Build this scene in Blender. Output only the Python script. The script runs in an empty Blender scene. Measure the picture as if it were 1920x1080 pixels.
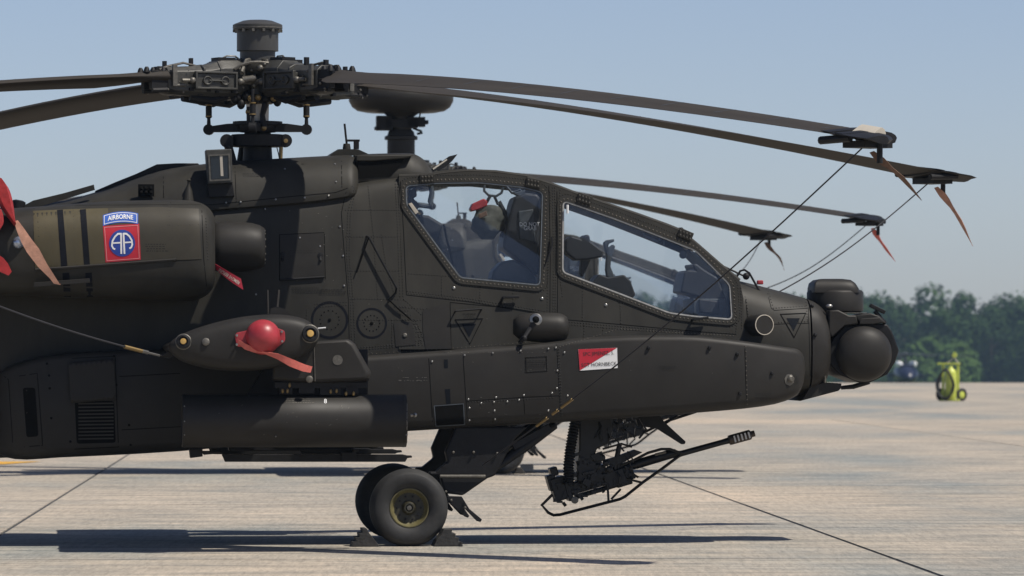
import bpy, bmesh, math, random
from mathutils import Vector, Matrix
from mathutils.bvhtree import BVHTree
from mathutils.geometry import tessellate_polygon
random.seed(7)
sc = bpy.context.scene
COL = sc.collection
R = math.radians

# ------------------------------------------------------------------ camera, sky, sun, exposure
F, DN, CH, HY = 10215.0, 45.0, 1.624, 648.0          # focal length in photo pixels, depth of the near mast, eye height, horizon row
cam_d = bpy.data.cameras.new("camera")
cam = bpy.data.objects.new("camera", cam_d); COL.objects.link(cam)
cam.location = (0, 0, CH); cam.rotation_euler = (R(90), 0, 0)
cam_d.sensor_width = 36.0; cam_d.lens = F / 1920 * 36
cam_d.shift_y = (HY - 540) / 1920
cam_d.clip_start = 0.5; cam_d.clip_end = 6000
cam_d.dof.use_dof = True; cam_d.dof.focus_distance = 43.5; cam_d.dof.aperture_fstop = 5.6
sc.camera = cam

SUN = Vector((0.55, -0.29, 1.0)).normalized()         # towards the sun
world = bpy.data.worlds.new("World"); sc.world = world; world.use_nodes = True
nt = world.node_tree; nt.nodes.clear()
out = nt.nodes.new('ShaderNodeOutputWorld'); bg = nt.nodes.new('ShaderNodeBackground')
sky = nt.nodes.new('ShaderNodeTexSky'); sky.sky_type = 'NISHITA'; sky.sun_disc = False
sky.sun_elevation = math.asin(SUN.z); sky.sun_rotation = math.atan2(SUN.x, SUN.y)
sky.altitude = 100; sky.air_density = 0.6; sky.dust_density = 0.55; sky.ozone_density = 2.0
wb = nt.nodes.new('ShaderNodeMix'); wb.data_type = 'RGBA'; wb.blend_type = 'MULTIPLY'; wb.inputs[0].default_value = 1.0; wb.inputs[7].default_value = (1.03, 0.935, 0.94, 1)   # white balance of the whole sky
nt.links.new(sky.outputs[0], wb.inputs[6]); nt.links.new(wb.outputs[2], bg.inputs[0])
bg.inputs[1].default_value = 0.11
nt.links.new(bg.outputs[0], out.inputs[0])
sl = bpy.data.lights.new("sun", 'SUN'); sl.energy = 4.8; sl.angle = R(0.53); sl.color = (1.0, 0.94, 0.85)
so = bpy.data.objects.new("sun", sl); COL.objects.link(so)
so.rotation_euler = (-SUN).to_track_quat('-Z', 'Y').to_euler(); so.location = (0, 0, 60)
sc.view_settings.view_transform = 'Standard'; sc.view_settings.look = 'None'
sc.view_settings.exposure = 0.0; sc.view_settings.gamma = 1.0; sc.view_settings.use_curve_mapping = False
sc.cycles.use_denoising = True
sc.cycles.max_bounces = 10; sc.cycles.transparent_max_bounces = 24; sc.cycles.volume_bounces = 0

# ------------------------------------------------------------------ materials
MATS = {}
def mat(name, col, rough=0.6, metal=0.0, var=0.15, scale=6.0, bump=0.0, bscale=60.0, stretch=None, spec=0.5, dust=None, dscale=1.5):
    if name in MATS: return MATS[name]
    m = bpy.data.materials.new(name); m.use_nodes = True; t = m.node_tree; p = t.nodes['Principled BSDF']
    p.inputs['Roughness'].default_value = rough; p.inputs['Metallic'].default_value = metal
    p.inputs['Specular IOR Level'].default_value = spec
    c = (*col, 1)
    tc = t.nodes.new('ShaderNodeTexCoord'); mp = t.nodes.new('ShaderNodeMapping')
    t.links.new(tc.outputs['Object'], mp.inputs[0])
    if stretch: mp.inputs['Scale'].default_value = stretch
    n = t.nodes.new('ShaderNodeTexNoise'); n.inputs['Scale'].default_value = scale; n.inputs['Detail'].default_value = 6
    n.inputs['Roughness'].default_value = 0.65
    t.links.new(mp.outputs[0], n.inputs[0])
    r = t.nodes.new('ShaderNodeValToRGB')
    r.color_ramp.elements[0].position = 0.3; r.color_ramp.elements[1].position = 0.72
    r.color_ramp.elements[0].color = (*[x * (1 - var) for x in col], 1); r.color_ramp.elements[1].color = (*[min(1, x * (1 + var)) for x in col], 1)
    t.links.new(n.outputs['Fac'], r.inputs[0])
    last = r.outputs[0]
    if dust:
        n2 = t.nodes.new('ShaderNodeTexNoise'); n2.inputs['Scale'].default_value = dscale; n2.inputs['Detail'].default_value = 9; n2.inputs['Roughness'].default_value = 0.7
        t.links.new(mp.outputs[0], n2.inputs[0])
        r2 = t.nodes.new('ShaderNodeValToRGB'); r2.color_ramp.elements[0].position = 0.52; r2.color_ramp.elements[1].position = 0.75
        r2.color_ramp.elements[0].color = (0, 0, 0, 1); r2.color_ramp.elements[1].color = (0.55, 0.55, 0.55, 1)
        t.links.new(n2.outputs['Fac'], r2.inputs[0])
        mx = t.nodes.new('ShaderNodeMix'); mx.data_type = 'RGBA'; mx.inputs[7].default_value = (*dust, 1)
        t.links.new(r2.outputs[0], mx.inputs[0]); t.links.new(last, mx.inputs[6]); last = mx.outputs[2]
    t.links.new(last, p.inputs['Base Color'])
    rr = t.nodes.new('ShaderNodeMapRange'); rr.inputs[3].default_value = max(0, rough - 0.08); rr.inputs[4].default_value = min(1, rough + 0.08)
    t.links.new(n.outputs['Fac'], rr.inputs[0]); t.links.new(rr.outputs[0], p.inputs['Roughness'])
    if bump:
        nb = t.nodes.new('ShaderNodeTexNoise'); nb.inputs['Scale'].default_value = bscale; nb.inputs['Detail'].default_value = 4
        t.links.new(mp.outputs[0], nb.inputs[0])
        b = t.nodes.new('ShaderNodeBump'); b.inputs['Strength'].default_value = bump; b.inputs['Distance'].default_value = 0.01
        t.links.new(nb.outputs['Fac'], b.inputs['Height']); t.links.new(b.outputs[0], p.inputs['Normal'])
    MATS[name] = m; return m

DRAB = mat('drab_paint', (0.0285, 0.0268, 0.0222), 0.56, var=0.24, scale=3.4, bump=0.10, bscale=9, stretch=(1.2, 1.2, 0.45), dust=(0.046, 0.042, 0.033), dscale=2.2, spec=0.25)
DRAB2 = mat('drab_paint_fairing', (0.0245, 0.0228, 0.0203), 0.52, var=0.14, scale=3.5, bump=0.08, bscale=7, dust=(0.035, 0.032, 0.028), dscale=2.8, spec=0.22)
OLIVE = mat('olive_sunlit_cowl', (0.076, 0.064, 0.035), 0.55, spec=0.3, var=0.2, scale=2.5, bump=0.1, bscale=10, stretch=(1, 1, 0.5), dust=(0.045, 0.042, 0.032))  # olive paint with the sunlight on the upper cowling mixed into its colour
BLACK = mat('black_paint', (0.011, 0.011, 0.012), 0.55, spec=0.25, var=0.3, scale=8, bump=0.1)
STRIPE = mat('stripe_paint', (0.008, 0.009, 0.013), 0.75, spec=0.12, var=0.2)
SEAM = mat('seam_dark', (0.006, 0.006, 0.006), 0.9, spec=0.1, var=0.1)
RIVET = mat('rivet_paint', (0.010, 0.010, 0.009), 0.6, spec=0.3, var=0.1)
RIVETL = mat('rivet_worn', (0.085, 0.075, 0.06), 0.45, 0.3, var=0.4, scale=40)
STEEL = mat('bare_steel', (0.30, 0.295, 0.28), 0.38, 0.9, var=0.25, scale=20)
WORN = mat('worn_metal', (0.13, 0.122, 0.105), 0.5, 0.5, var=0.35, scale=30, bump=0.2)
HUBG = mat('hub_grey_green', (0.052, 0.051, 0.045), 0.5, 0.2, var=0.35, scale=14, bump=0.2, bscale=40, dust=(0.03, 0.028, 0.024), dscale=7)
BRASS = mat('brass_fitting', (0.26, 0.18, 0.075), 0.45, 0.6, var=0.2)
BLADE = mat('blade_paint', (0.043, 0.038, 0.033), 0.7, spec=0.12, var=0.15, scale=2, bump=0.05, stretch=(0.3, 3, 3), dust=(0.052, 0.047, 0.042), dscale=1.2)
RUBBER = mat('tyre_rubber', (0.020, 0.020, 0.020), 0.72, var=0.35, scale=7, bump=0.15, bscale=30, dust=(0.06, 0.055, 0.048), dscale=4)
RIM = mat('olive_rim', (0.12, 0.105, 0.045), 0.5, var=0.25, scale=14, dust=(0.05, 0.045, 0.03), dscale=6)
RED = mat('red_cover', (0.34, 0.030, 0.038), 0.42, var=0.18, scale=9, bump=0.05)
REDCLOTH = mat('red_fabric', (0.36, 0.022, 0.024), 0.8, var=0.25, scale=14, bump=0.4, bscale=25)
PINK = mat('faded_red_ribbon', (0.55, 0.13, 0.10), 0.8, var=0.2, scale=20, bump=0.2)
TAN = mat('faded_strap', (0.42, 0.22, 0.15), 0.85, var=0.3, scale=16, bump=0.2)
BROWNSTRAP = mat('brown_strap', (0.13, 0.075, 0.05), 0.85, var=0.4, scale=14, bump=0.2)
CREAM = mat('cream_tape', (0.45, 0.41, 0.34), 0.7, var=0.12)
ROPE = mat('dark_rope', (0.02, 0.02, 0.024), 0.8, var=0.3, scale=60)
WHITE = mat('white_paint', (0.75, 0.75, 0.74), 0.6, var=0.06)
SIGNRED = mat('sign_red', (0.46, 0.012, 0.03), 0.6, var=0.08)
SIGNBLUE = mat('sign_blue', (0.012, 0.045, 0.27), 0.6, var=0.08)
TABBLUE = mat('tab_blue', (0.015, 0.09, 0.42), 0.6, var=0.08)
PALERED = mat('sign_border', (0.68, 0.22, 0.22), 0.6, var=0.1)
INK = mat('stencil_ink', (0.02, 0.02, 0.022), 0.7, var=0.1)
TRI = mat('triangle_blue_black', (0.008, 0.010, 0.014), 0.8, spec=0.1, var=0.15)
SEAL = mat('window_sealant', (0.30, 0.30, 0.29), 0.6, var=0.3, scale=30)
SEALD = mat('window_sealant_grey', (0.10, 0.115, 0.13), 0.5, var=0.3, scale=30)
COCK = mat('cockpit_black', (0.014, 0.016, 0.02), 0.6, var=0.25, scale=10)
COCKG = mat('cockpit_grey', (0.05, 0.06, 0.07), 0.6, var=0.3, scale=12)
HELM = mat('helmet_bag_green', (0.06, 0.062, 0.05), 0.7, var=0.35, scale=9, bump=0.4, bscale=20)
CHUTE = mat('chute_black', (0.02, 0.02, 0.022), 0.4, 0.3, var=0.2)
GUN = mat('gun_black', (0.012, 0.012, 0.013), 0.42, 0.4, var=0.3, scale=20)
MUZZ = mat('muzzle_brown', (0.06, 0.045, 0.035), 0.45, 0.5, var=0.3, scale=20)
CHOCK = mat('chock_rubber', (0.028, 0.027, 0.026), 0.85, var=0.4, scale=18, bump=0.5, bscale=40)
AMBER = mat('amber_lens', (0.55, 0.34, 0.10), 0.25, 0.3, var=0.2)
YELLOW = mat('yellow_green_enamel', (0.50, 0.56, 0.09), 0.4, var=0.12)
HOSE = mat('black_hose', (0.012, 0.012, 0.014), 0.5, var=0.2)
TAXI = mat('taxi_line_paint', (0.62, 0.33, 0.03), 0.8, var=0.25, scale=3, bump=0.1)
FARBLUE = mat('far_hull_blue', (0.02, 0.028, 0.06), 0.35, var=0.2)
FARGLINT = mat('far_glint_white', (0.75, 0.75, 0.76), 0.3, var=0.08)  # white colour paints the sun glints on the far engine cowls

def glass(name, tint, lo=0.06, haze=0.0):
    m = bpy.data.materials.new(name); m.use_nodes = True; t = m.node_tree; t.nodes.clear()
    o = t.nodes.new('ShaderNodeOutputMaterial'); tr = t.nodes.new('ShaderNodeBsdfTransparent'); tr.inputs[0].default_value = (*tint, 1)
    gl = t.nodes.new('ShaderNodeBsdfGlossy'); gl.inputs['Roughness'].default_value = 0.02; gl.inputs[0].default_value = (0.9, 0.95, 1, 1)
    fr = t.nodes.new('ShaderNodeFresnel'); fr.inputs[0].default_value = 1.45
    mx = t.nodes.new('ShaderNodeMixShader'); t.links.new(fr.outputs[0], mx.inputs[0]); t.links.new(tr.outputs[0], mx.inputs[1]); t.links.new(gl.outputs[0], mx.inputs[2])
    last = mx
    if haze:
        d = t.nodes.new('ShaderNodeBsdfDiffuse'); d.inputs[0].default_value = (0.55, 0.62, 0.7, 1)
        n = t.nodes.new('ShaderNodeTexNoise'); n.inputs['Scale'].default_value = 5; n.inputs['Detail'].default_value = 6
        mr = t.nodes.new('ShaderNodeMapRange'); mr.inputs[3].default_value = haze * 0.5; mr.inputs[4].default_value = haze * 1.5
        tc = t.nodes.new('ShaderNodeTexCoord'); t.links.new(tc.outputs['Object'], n.inputs[0]); t.links.new(n.outputs['Fac'], mr.inputs[0])
        m2 = t.nodes.new('ShaderNodeMixShader'); t.links.new(mr.outputs[0], m2.inputs[0]); t.links.new(last.outputs[0], m2.inputs[1]); t.links.new(d.outputs[0], m2.inputs[2]); last = m2
    t.links.new(last.outputs[0], o.inputs[0]); return m
GLASS = glass('canopy_glass', (0.972, 0.985, 0.995), haze=0.012)
LENS = glass('lens_glass', (0.7, 0.8, 0.95))

def concrete(name):
    m = bpy.data.materials.new(name); m.use_nodes = True; t = m.node_tree; p = t.nodes['Principled BSDF']; p.inputs['Roughness'].default_value = 0.85
    p.inputs['Specular IOR Level'].default_value = 0.25
    geo = t.nodes.new('ShaderNodeNewGeometry')
    def noise(scale, det, sx=1, sy=1, ro=0.6):
        mp = t.nodes.new('ShaderNodeMapping'); mp.vector_type = 'TEXTURE'; mp.inputs['Rotation'].default_value = (0, 0, 0); mp.inputs['Scale'].default_value = (1 / sx, 1 / sy, 1); t.links.new(geo.outputs['Position'], mp.inputs[0])
        n = t.nodes.new('ShaderNodeTexNoise'); n.inputs['Scale'].default_value = scale; n.inputs['Detail'].default_value = det; n.inputs['Roughness'].default_value = ro
        t.links.new(mp.outputs[0], n.inputs[0]); return n.outputs['Fac']
    def ramp(f, stops):
        r = t.nodes.new('ShaderNodeValToRGB'); e = r.color_ramp.elements
        while len(e) < len(stops): e.new(0.5)
        for q, (po, co) in zip(e, stops): q.position = po; q.color = (*co, 1)
        t.links.new(f, r.inputs[0]); return r.outputs[0]
    def mix(mode, fac, a, b):
        x = t.nodes.new('ShaderNodeMix'); x.data_type = 'RGBA'; x.blend_type = mode
        if isinstance(fac, float): x.inputs[0].default_value = fac
        else: t.links.new(fac, x.inputs[0])
        t.links.new(a, x.inputs[6])
        if isinstance(b, tuple): x.inputs[7].default_value = (*b, 1)
        else: t.links.new(b, x.inputs[7])
        return x.outputs[2]
    big = ramp(noise(0.16, 6, 1, 0.30), [(0.36, (0.33, 0.345, 0.325)), (0.47, (0.46, 0.418, 0.35)), (0.62, (0.575, 0.495, 0.395))])
    med = ramp(noise(1.6, 9, 0.45, 1.0, 0.75), [(0.34, (0.60, 0.64, 0.68)), (0.62, (1.06, 1.03, 1.0))])
    fine = ramp(noise(55, 3), [(0.36, (0.60, 0.59, 0.58)), (0.52, (1, 1, 1)), (0.66, (1.0, 1.0, 1.0))])
    broom = ramp(noise(1.0, 9, 20.0, 1.3, 0.9), [(0.36, (0.56, 0.57, 0.58)), (0.5, (0.97, 0.97, 0.97)), (0.64, (1.26, 1.23, 1.2))])
    streak = ramp(noise(1.0, 7, 0.35, 3.0, 0.75), [(0.34, (0.62, 0.64, 0.66)), (0.5, (1, 1, 1)), (0.74, (1.14, 1.13, 1.12))])
    c = mix('MULTIPLY', 1.0, big, med); c = mix('MULTIPLY', 0.8, c, fine); c = mix('MULTIPLY', 0.85, c, streak); c = mix('MULTIPLY', 0.9, c, broom)
    oi = t.nodes.new('ShaderNodeObjectInfo'); rr = ramp(oi.outputs['Random'], [(0.0, (0.90, 0.93, 0.96)), (1.0, (1.06, 1.03, 1.0))])
    c = mix('MULTIPLY', 1.0, c, rr)
    t.links.new(c, p.inputs['Base Color'])
    b = t.nodes.new('ShaderNodeBump'); b.inputs['Strength'].default_value = 0.35; b.inputs['Distance'].default_value = 0.01
    t.links.new(noise(40, 6), b.inputs['Height']); t.links.new(b.outputs[0], p.inputs['Normal'])
    return m
CONC = concrete('apron_concrete')
TAR = mat('joint_sealant', (0.05, 0.05, 0.05), 0.9, var=0.3, scale=4)
GRASS = mat('far_grass', (0.10, 0.15, 0.045), 0.9, var=0.4, scale=0.2)
BARK = mat('bark', (0.07, 0.055, 0.04), 0.9, var=0.3, scale=3)

def leafmat(name, cols):
    m = bpy.data.materials.new(name); m.use_nodes = True; t = m.node_tree; p = t.nodes['Principled BSDF']; p.inputs['Roughness'].default_value = 0.9; p.inputs['Specular IOR Level'].default_value = 0.1
    g = t.nodes.new('ShaderNodeNewGeometry'); n = t.nodes.new('ShaderNodeTexNoise'); n.inputs['Scale'].default_value = 0.35; n.inputs['Detail'].default_value = 5
    t.links.new(g.outputs['Position'], n.inputs[0])
    r = t.nodes.new('ShaderNodeValToRGB'); r.color_ramp.elements[0].position = 0.3; r.color_ramp.elements[1].position = 0.7
    r.color_ramp.elements[0].color = (*cols[0], 1); r.color_ramp.elements[1].color = (*cols[1], 1)
    t.links.new(n.outputs['Fac'], r.inputs[0]); t.links.new(r.outputs[0], p.inputs['Base Color'])
    return m
LEAF = [leafmat('leaf_a', ((0.016, 0.036, 0.012), (0.04, 0.075, 0.022))), leafmat('leaf_b', ((0.02, 0.045, 0.014), (0.05, 0.09, 0.025))), leafmat('leaf_bush', ((0.035, 0.07, 0.018), (0.075, 0.125, 0.03)))]

# ------------------------------------------------------------------ helpers
class Frame:
    """a parked helicopter's own axes: x forward, y to port, z up, origin under the mast; px() turns a photo pixel and a side distance (+ to starboard) into a point"""
    def __init__(s, mx, depth, yaw):
        s.D = depth; s.yaw = yaw; s.X = (mx - 960) / F * depth; s.c, s.s = math.cos(yaw), math.sin(yaw)
        s.M = Matrix.Translation((s.X, depth, 0)) @ Matrix.Rotation(yaw, 4, 'Z'); s.Mi = s.M.inverted()
    def u(s, px, v):
        a = (px - 960) / F
        return (a * s.D - s.X - v * (s.s + a * s.c)) / (s.c - a * s.s)
    def z(s, py, u, v): return CH + (HY - py) / F * (s.D + u * s.s - v * s.c)
    def px(s, px, py, v=0.0, vref=None):
        u = s.u(px, v if vref is None else vref)
        return Vector((u, -v, s.z(py, u, v)))
    def ray(s, px, py):
        o = s.Mi @ Vector((0, 0, CH)); d = (s.Mi.to_3x3() @ Vector(((px - 960) / F, 1, (HY - py) / F))).normalized()
        return o, d
NEAR = Frame(483, DN, R(5.0)); FAR = Frame(752, DN * 1.55, R(5.0))
L = NEAR.px
PX = DN / F                                            # metres per photo pixel at the near mast

class B:
    def __init__(s): s.bm = bmesh.new()
    def v(s, p): return s.bm.verts.new(p)
    def face(s, vs):
        try: return s.bm.faces.new(vs)
        except ValueError: return None
    def loft(s, rings, caps=True, closed=True):
        rv = [[s.v(p) for p in r] for r in rings]; n = len(rv[0])
        for a, b in zip(rv, rv[1:]):
            for i in range(n if closed else n - 1):
                j = (i + 1) % n; s.face((a[i], a[j], b[j], b[i]))
        if caps and closed: s.face(rv[0]); s.face(rv[-1])
        return s
    def prism(s, poly, d):
        return s.loft([poly, [p + d for p in poly]])
    def box(s, c, size, rot=None):
        c = Vector(c); h = Vector(size) / 2; M = rot or Matrix.Identity(3)
        P = [c + M @ Vector((x * h.x, y * h.y, z * h.z)) for z in (-1, 1) for x, y in ((-1, -1), (1, -1), (1, 1), (-1, 1))]
        return s.loft([P[:4], P[4:]])
    def bar(s, a, b, w, h, up=Vector((0, 0, 1))):
        a, b = Vector(a), Vector(b); t = (b - a).normalized(); x = t.cross(up)
        x = x.normalized() if x.length > 1e-6 else t.orthogonal().normalized()
        y = x.cross(t)
        rr = [[p + x * sx * w / 2 + y * sy * h / 2 for sx, sy in ((-1, -1), (1, -1), (1, 1), (-1, 1))] for p in (a, b)]
        return s.loft(rr)
    def tube(s, path, r, n=8, caps=True):
        path = [Vector(p) for p in path]; rings = []; nrm = None
        for i, p in enumerate(path):
            t = (path[min(i + 1, len(path) - 1)] - path[max(i - 1, 0)])
            t = t.normalized() if t.length > 1e-9 else Vector((1, 0, 0))
            if nrm is None: nrm = t.orthogonal().normalized()
            nrm = (nrm - t * nrm.dot(t)); nrm = nrm.normalized() if nrm.length > 1e-6 else t.orthogonal().normalized()
            bn = t.cross(nrm); rad = r[i] if isinstance(r, (list, tuple)) else r
            rings.append([p + (nrm * math.cos(2 * math.pi * k / n) + bn * math.sin(2 * math.pi * k / n)) * rad for k in range(n)])
        return s.loft(rings, caps)
    def lathe(s, prof, org, axis, n=24, caps=True):
        """prof: list of (radius, distance along axis)"""
        org = Vector(org); ax = Vector(axis).normalized(); x = ax.orthogonal().normalized(); y = ax.cross(x)
        return s.loft([[org + ax * h + (x * math.cos(2 * math.pi * k / n) + y * math.sin(2 * math.pi * k / n)) * max(r, 1e-4) for k in range(n)] for r, h in prof], caps)
    def ball(s, c, rad, n=14, m=8, M=None):
        c = Vector(c); rad = Vector(rad) if hasattr(rad, '__len__') else Vector((rad,) * 3); M = M or Matrix.Identity(3)
        return s.loft([[c + M @ Vector((rad.x * math.sin(a) * math.cos(2 * math.pi * k / n), rad.y * math.sin(a) * math.sin(2 * math.pi * k / n), rad.z * math.cos(a))) for k in range(n)] for a in [math.pi * (i + 0.02) / (m + 0.04) for i in range(m + 1)]])
    def ribbon(s, path, w, side, th=0.004):
        """a flat strap: path points, widths, side vectors"""
        rings = []
        for i, p in enumerate(path):
            sd = (side[i] if isinstance(side, list) else side).normalized(); ww = w[i] if isinstance(w, (list, tuple)) else w
            t = Vector(path[min(i + 1, len(path) - 1)]) - Vector(path[max(i - 1, 0)]); nn = t.cross(sd).normalized()
            p = Vector(p); rings.append([p - sd * ww / 2 - nn * th / 2, p + sd * ww / 2 - nn * th / 2, p + sd * ww / 2 + nn * th / 2, p - sd * ww / 2 + nn * th / 2])
        return s.loft(rings)

def finish(bm, name, m, smooth=35):
    bmesh.ops.recalc_face_normals(bm, faces=bm.faces)
    me = bpy.data.meshes.new(name); bm.to_mesh(me); bm.free()
    if smooth:
        for p in me.polygons: p.use_smooth = True
        me.set_sharp_from_angle(angle=R(smooth))
    me.materials.append(m)
    return me
def obj(name, b, m, parent=None, smooth=35, bevel=0.0, kind=None):
    me = finish(b.bm, name, m, smooth)
    o = bpy.data.objects.new(name, me); COL.objects.link(o)
    if parent is not None: o.parent = parent
    if bevel:
        md = o.modifiers.new('bevel', 'BEVEL'); md.width = bevel; md.segments = 2; md.limit_method = 'ANGLE'; md.angle_limit = R(40)
    if kind: o['kind'] = kind
    return o
def tag(o, label, cat, group=None):
    o['label'] = label; o['category'] = cat
    if group: o['group'] = group
    return o
def empty(name, M=None, label=None, cat=None, group=None):
    o = bpy.data.objects.new(name, None); COL.objects.link(o); o.empty_display_size = 0.3
    if M is not None: o.matrix_world = M
    if label: tag(o, label, cat, group)
    return o
def copy_tree(o, parent=None, skip=()):
    c = o.copy(); COL.objects.link(c); c.parent = parent
    for ch in list(o.children):
        if ch.name not in skip: copy_tree(ch, c, skip)
    return c
def chaikin(p, it=2, closed=True):
    for _ in range(it):
        q = []; n = len(p)
        for i in range(n if closed else n - 1):
            a, b = p[i], p[(i + 1) % n]; q += [a * 0.75 + b * 0.25, a * 0.25 + b * 0.75]
        p = q if closed else [p[0]] + q + [p[-1]]
    return p
def sym(px, pts, rnd=1, vref=None):
    """a section symmetric about the helicopter's middle: pts run top centre to bottom centre on the starboard side as (side, row)"""
    vr = max(a for a, _ in pts) if vref is None else vref
    P = [L(px, y, v, vr) for v, y in pts]
    P = P + [Vector((p.x, -p.y, p.z)) for p in reversed(P[1:-1])]
    return chaikin(P, rnd)
def interp(stations, k=4):
    """catmull-rom between loft rings"""
    out_ = []; n = len(stations)
    for i in range(n - 1):
        p0, p1, p2, p3 = stations[max(i - 1, 0)], stations[i], stations[i + 1], stations[min(i + 2, n - 1)]
        for j in range(k):
            t = j / k
            out_.append([0.5 * ((2 * b) + (c - a) * t + (2 * a - 5 * b + 4 * c - d) * t * t + (3 * b - a - 3 * c + d) * t ** 3) for a, b, c, d in zip(p0, p1, p2, p3)])
    out_.append(stations[-1]); return out_
def roundpoly(poly, r, n=4):
    o = []; N = len(poly)
    for i in range(N):
        a, b, c = Vector(poly[i - 1]), Vector(poly[i]), Vector(poly[(i + 1) % N])
        d1, d2 = (a - b), (c - b); rr = min(r, d1.length * 0.45, d2.length * 0.45); p1 = b + d1.normalized() * rr; p2 = b + d2.normalized() * rr
        for k in range(n + 1):
            t = k / n; o.append(tuple(p1 * (1 - t) ** 2 + b * 2 * t * (1 - t) + p2 * t * t))
    return o
def offset(poly, d):
    N = len(poly); P = [Vector(p) for p in poly]; area = sum(P[i].x * P[(i + 1) % N].y - P[(i + 1) % N].x * P[i].y for i in range(N)); s = 1 if area > 0 else -1
    o = []
    for i in range(N):
        e1 = (P[i] - P[i - 1]).normalized(); e2 = (P[(i + 1) % N] - P[i]).normalized(); n1 = Vector((e1.y, -e1.x)) * s; n2 = Vector((e2.y, -e2.x)) * s
        nn = (n1 + n2); nn = nn.normalized() if nn.length > 1e-6 else n1; o.append(tuple(P[i] + nn * d / max(0.5, nn.dot(n1))))
    return o
def resample(path, step, closed=False):
    P = [Vector(p) for p in path]
    if closed: P.append(P[0])
    o = []; acc = 0.0
    for a, b in zip(P, P[1:]):
        ln = (b - a).length
        while acc <= ln: o.append(a.lerp(b, acc / ln)); acc += step
        acc -= ln
    return o
def dens(path, step):
    o = []
    P = [Vector(p) for p in path]
    for a, b in zip(P, P[1:]):
        k = max(1, int((b - a).length / step)); o += [a.lerp(b, i / k) for i in range(k)]
    return o + [P[-1]]

# ------------------------------------------------------------------ ground
ground_b = B(); Z0 = -0.03
ys = [-60, 236, 300, 700, 1150]; zs = [Z0, Z0, -0.62, -4.45, -8.8]
ground_b.loft([[Vector((-400, y, z)), Vector((400, y, z))] for y, z in zip(ys, zs)], closed=False)
g = obj('ground', ground_b, GRASS, smooth=0); g['kind'] = 'structure'
SL, TILT = 7.1, R(2.2)
E1 = Vector((math.cos(TILT), math.sin(TILT), 0)); E2 = Vector((-math.sin(TILT), math.cos(TILT), 0))
O = Vector((2.71, 46.7, 0))                            # a point on the joint that runs past the gun
NI, NJ = range(-4, 4), range(-4, 10)
def at(i, j, z): return O + E1 * (SL * i) + E2 * (SL * j + 2.0) + Vector((0, 0, z))
ap = B()
i0, i1, j0, j1 = NI[0], NI[-1] + 1, NJ[0], NJ[-1] + 1
jf = 26.6
for a, b_, c, d in ((-30, i0, -8, jf), (i1, 30, -8, jf), (i0, i1, -8, j0), (i0, i1, j1, jf)):
    q = [at(a, c, -0.002), at(b_, c, -0.002), at(b_, d, -0.002), at(a, d, -0.002)]; ap.face([ap.v(p) for p in q])
apron = obj('apron', ap, CONC, smooth=0); apron['kind'] = 'structure'
jb = B(); jb.face([jb.v(at(a, c, -0.009)) for a, c in ((i0, j0), (i1, j0), (i1, j1), (i0, j1))])
obj('joint_sealant', jb, TAR, apron, smooth=0)
sb = B(); sb.box((SL / 2, SL / 2, -0.1), (SL - 0.042, SL - 0.042, 0.2)); slab_me = finish(sb.bm, 'slab', CONC, 0)
for i in NI:
    for j in NJ:
        o = bpy.data.objects.new('slab', slab_me); COL.objects.link(o); o.parent = apron
        o.location = at(i, j, random.uniform(-0.0015, 0.0015)); o.rotation_euler = (0, 0, TILT)
tl = B()
t0, t1 = Vector((-7.35, 75.6, 0.006)), Vector((-30, 92, 0.006)); tn = Vector((0.59, 0.81, 0)) * 0.15
for k in range(1):
    a, b_ = Vector((-6.75, 75.3, 0.006)), Vector((-34, 66, 0.006)); w = Vector((0.2, 1.0, 0)) * 0.9
    tl.face([tl.v(p) for p in (a - w, a + w, b_ + w, b_ - w)])
o = obj('taxi_line', tl, TAXI, apron, smooth=0)

# ------------------------------------------------------------------ near helicopter
HELI = empty('attack_helicopter', NEAR.M, 'dark drab attack helicopter with red and blue square emblem on its engine cowling', 'helicopter', 'attack helicopters parked side by side')
SKINS = []
def skin(o): SKINS.append(o); return o

# -- middle fuselage
st = [(-420, [(0, 430), (.3, 432), (.44, 455), (.5, 520), (.52, 600), (.52, 700), (.5, 790), (.4, 840), (0, 846)]),
      (-200, [(0, 405), (.33, 408), (.48, 430), (.56, 480), (.6, 560), (.6, 700), (.58, 800), (.48, 856), (0, 860)]),
      (60, [(0, 385), (.36, 388), (.5, 410), (.58, 460), (.63, 560), (.63, 700), (.6, 806), (.5, 854), (0, 858)]),
      (300, [(0, 360), (.38, 364), (.52, 392), (.6, 450), (.64, 560), (.64, 700), (.62, 795), (.5, 834), (0, 840)]),
      (470, [(0, 352), (.4, 356), (.53, 380), (.6, 440), (.64, 560), (.64, 700), (.62, 780), (.5, 820), (0, 826)]),
      (640, [(0, 341), (.40, 345), (.50, 362), (.57, 430), (.625, 540), (.65, 640), (.63, 750), (.5, 808), (0, 814)]),
      (700, [(0, 334), (.38, 337), (.485, 350), (.54, 425), (.612, 540), (.648, 645), (.63, 750), (.5, 805), (0, 811)]),
      (752, [(0, 329), (.36, 331), (.46, 338), (.516, 420), (.60, 540), (.645, 648), (.62, 750), (.5, 802), (0, 808)])]
b = B(); b.loft(interp([sym(p, q, 2) for p, q in st], 4)); skin(obj('fuselage', b, DRAB, HELI, 40))
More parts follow.
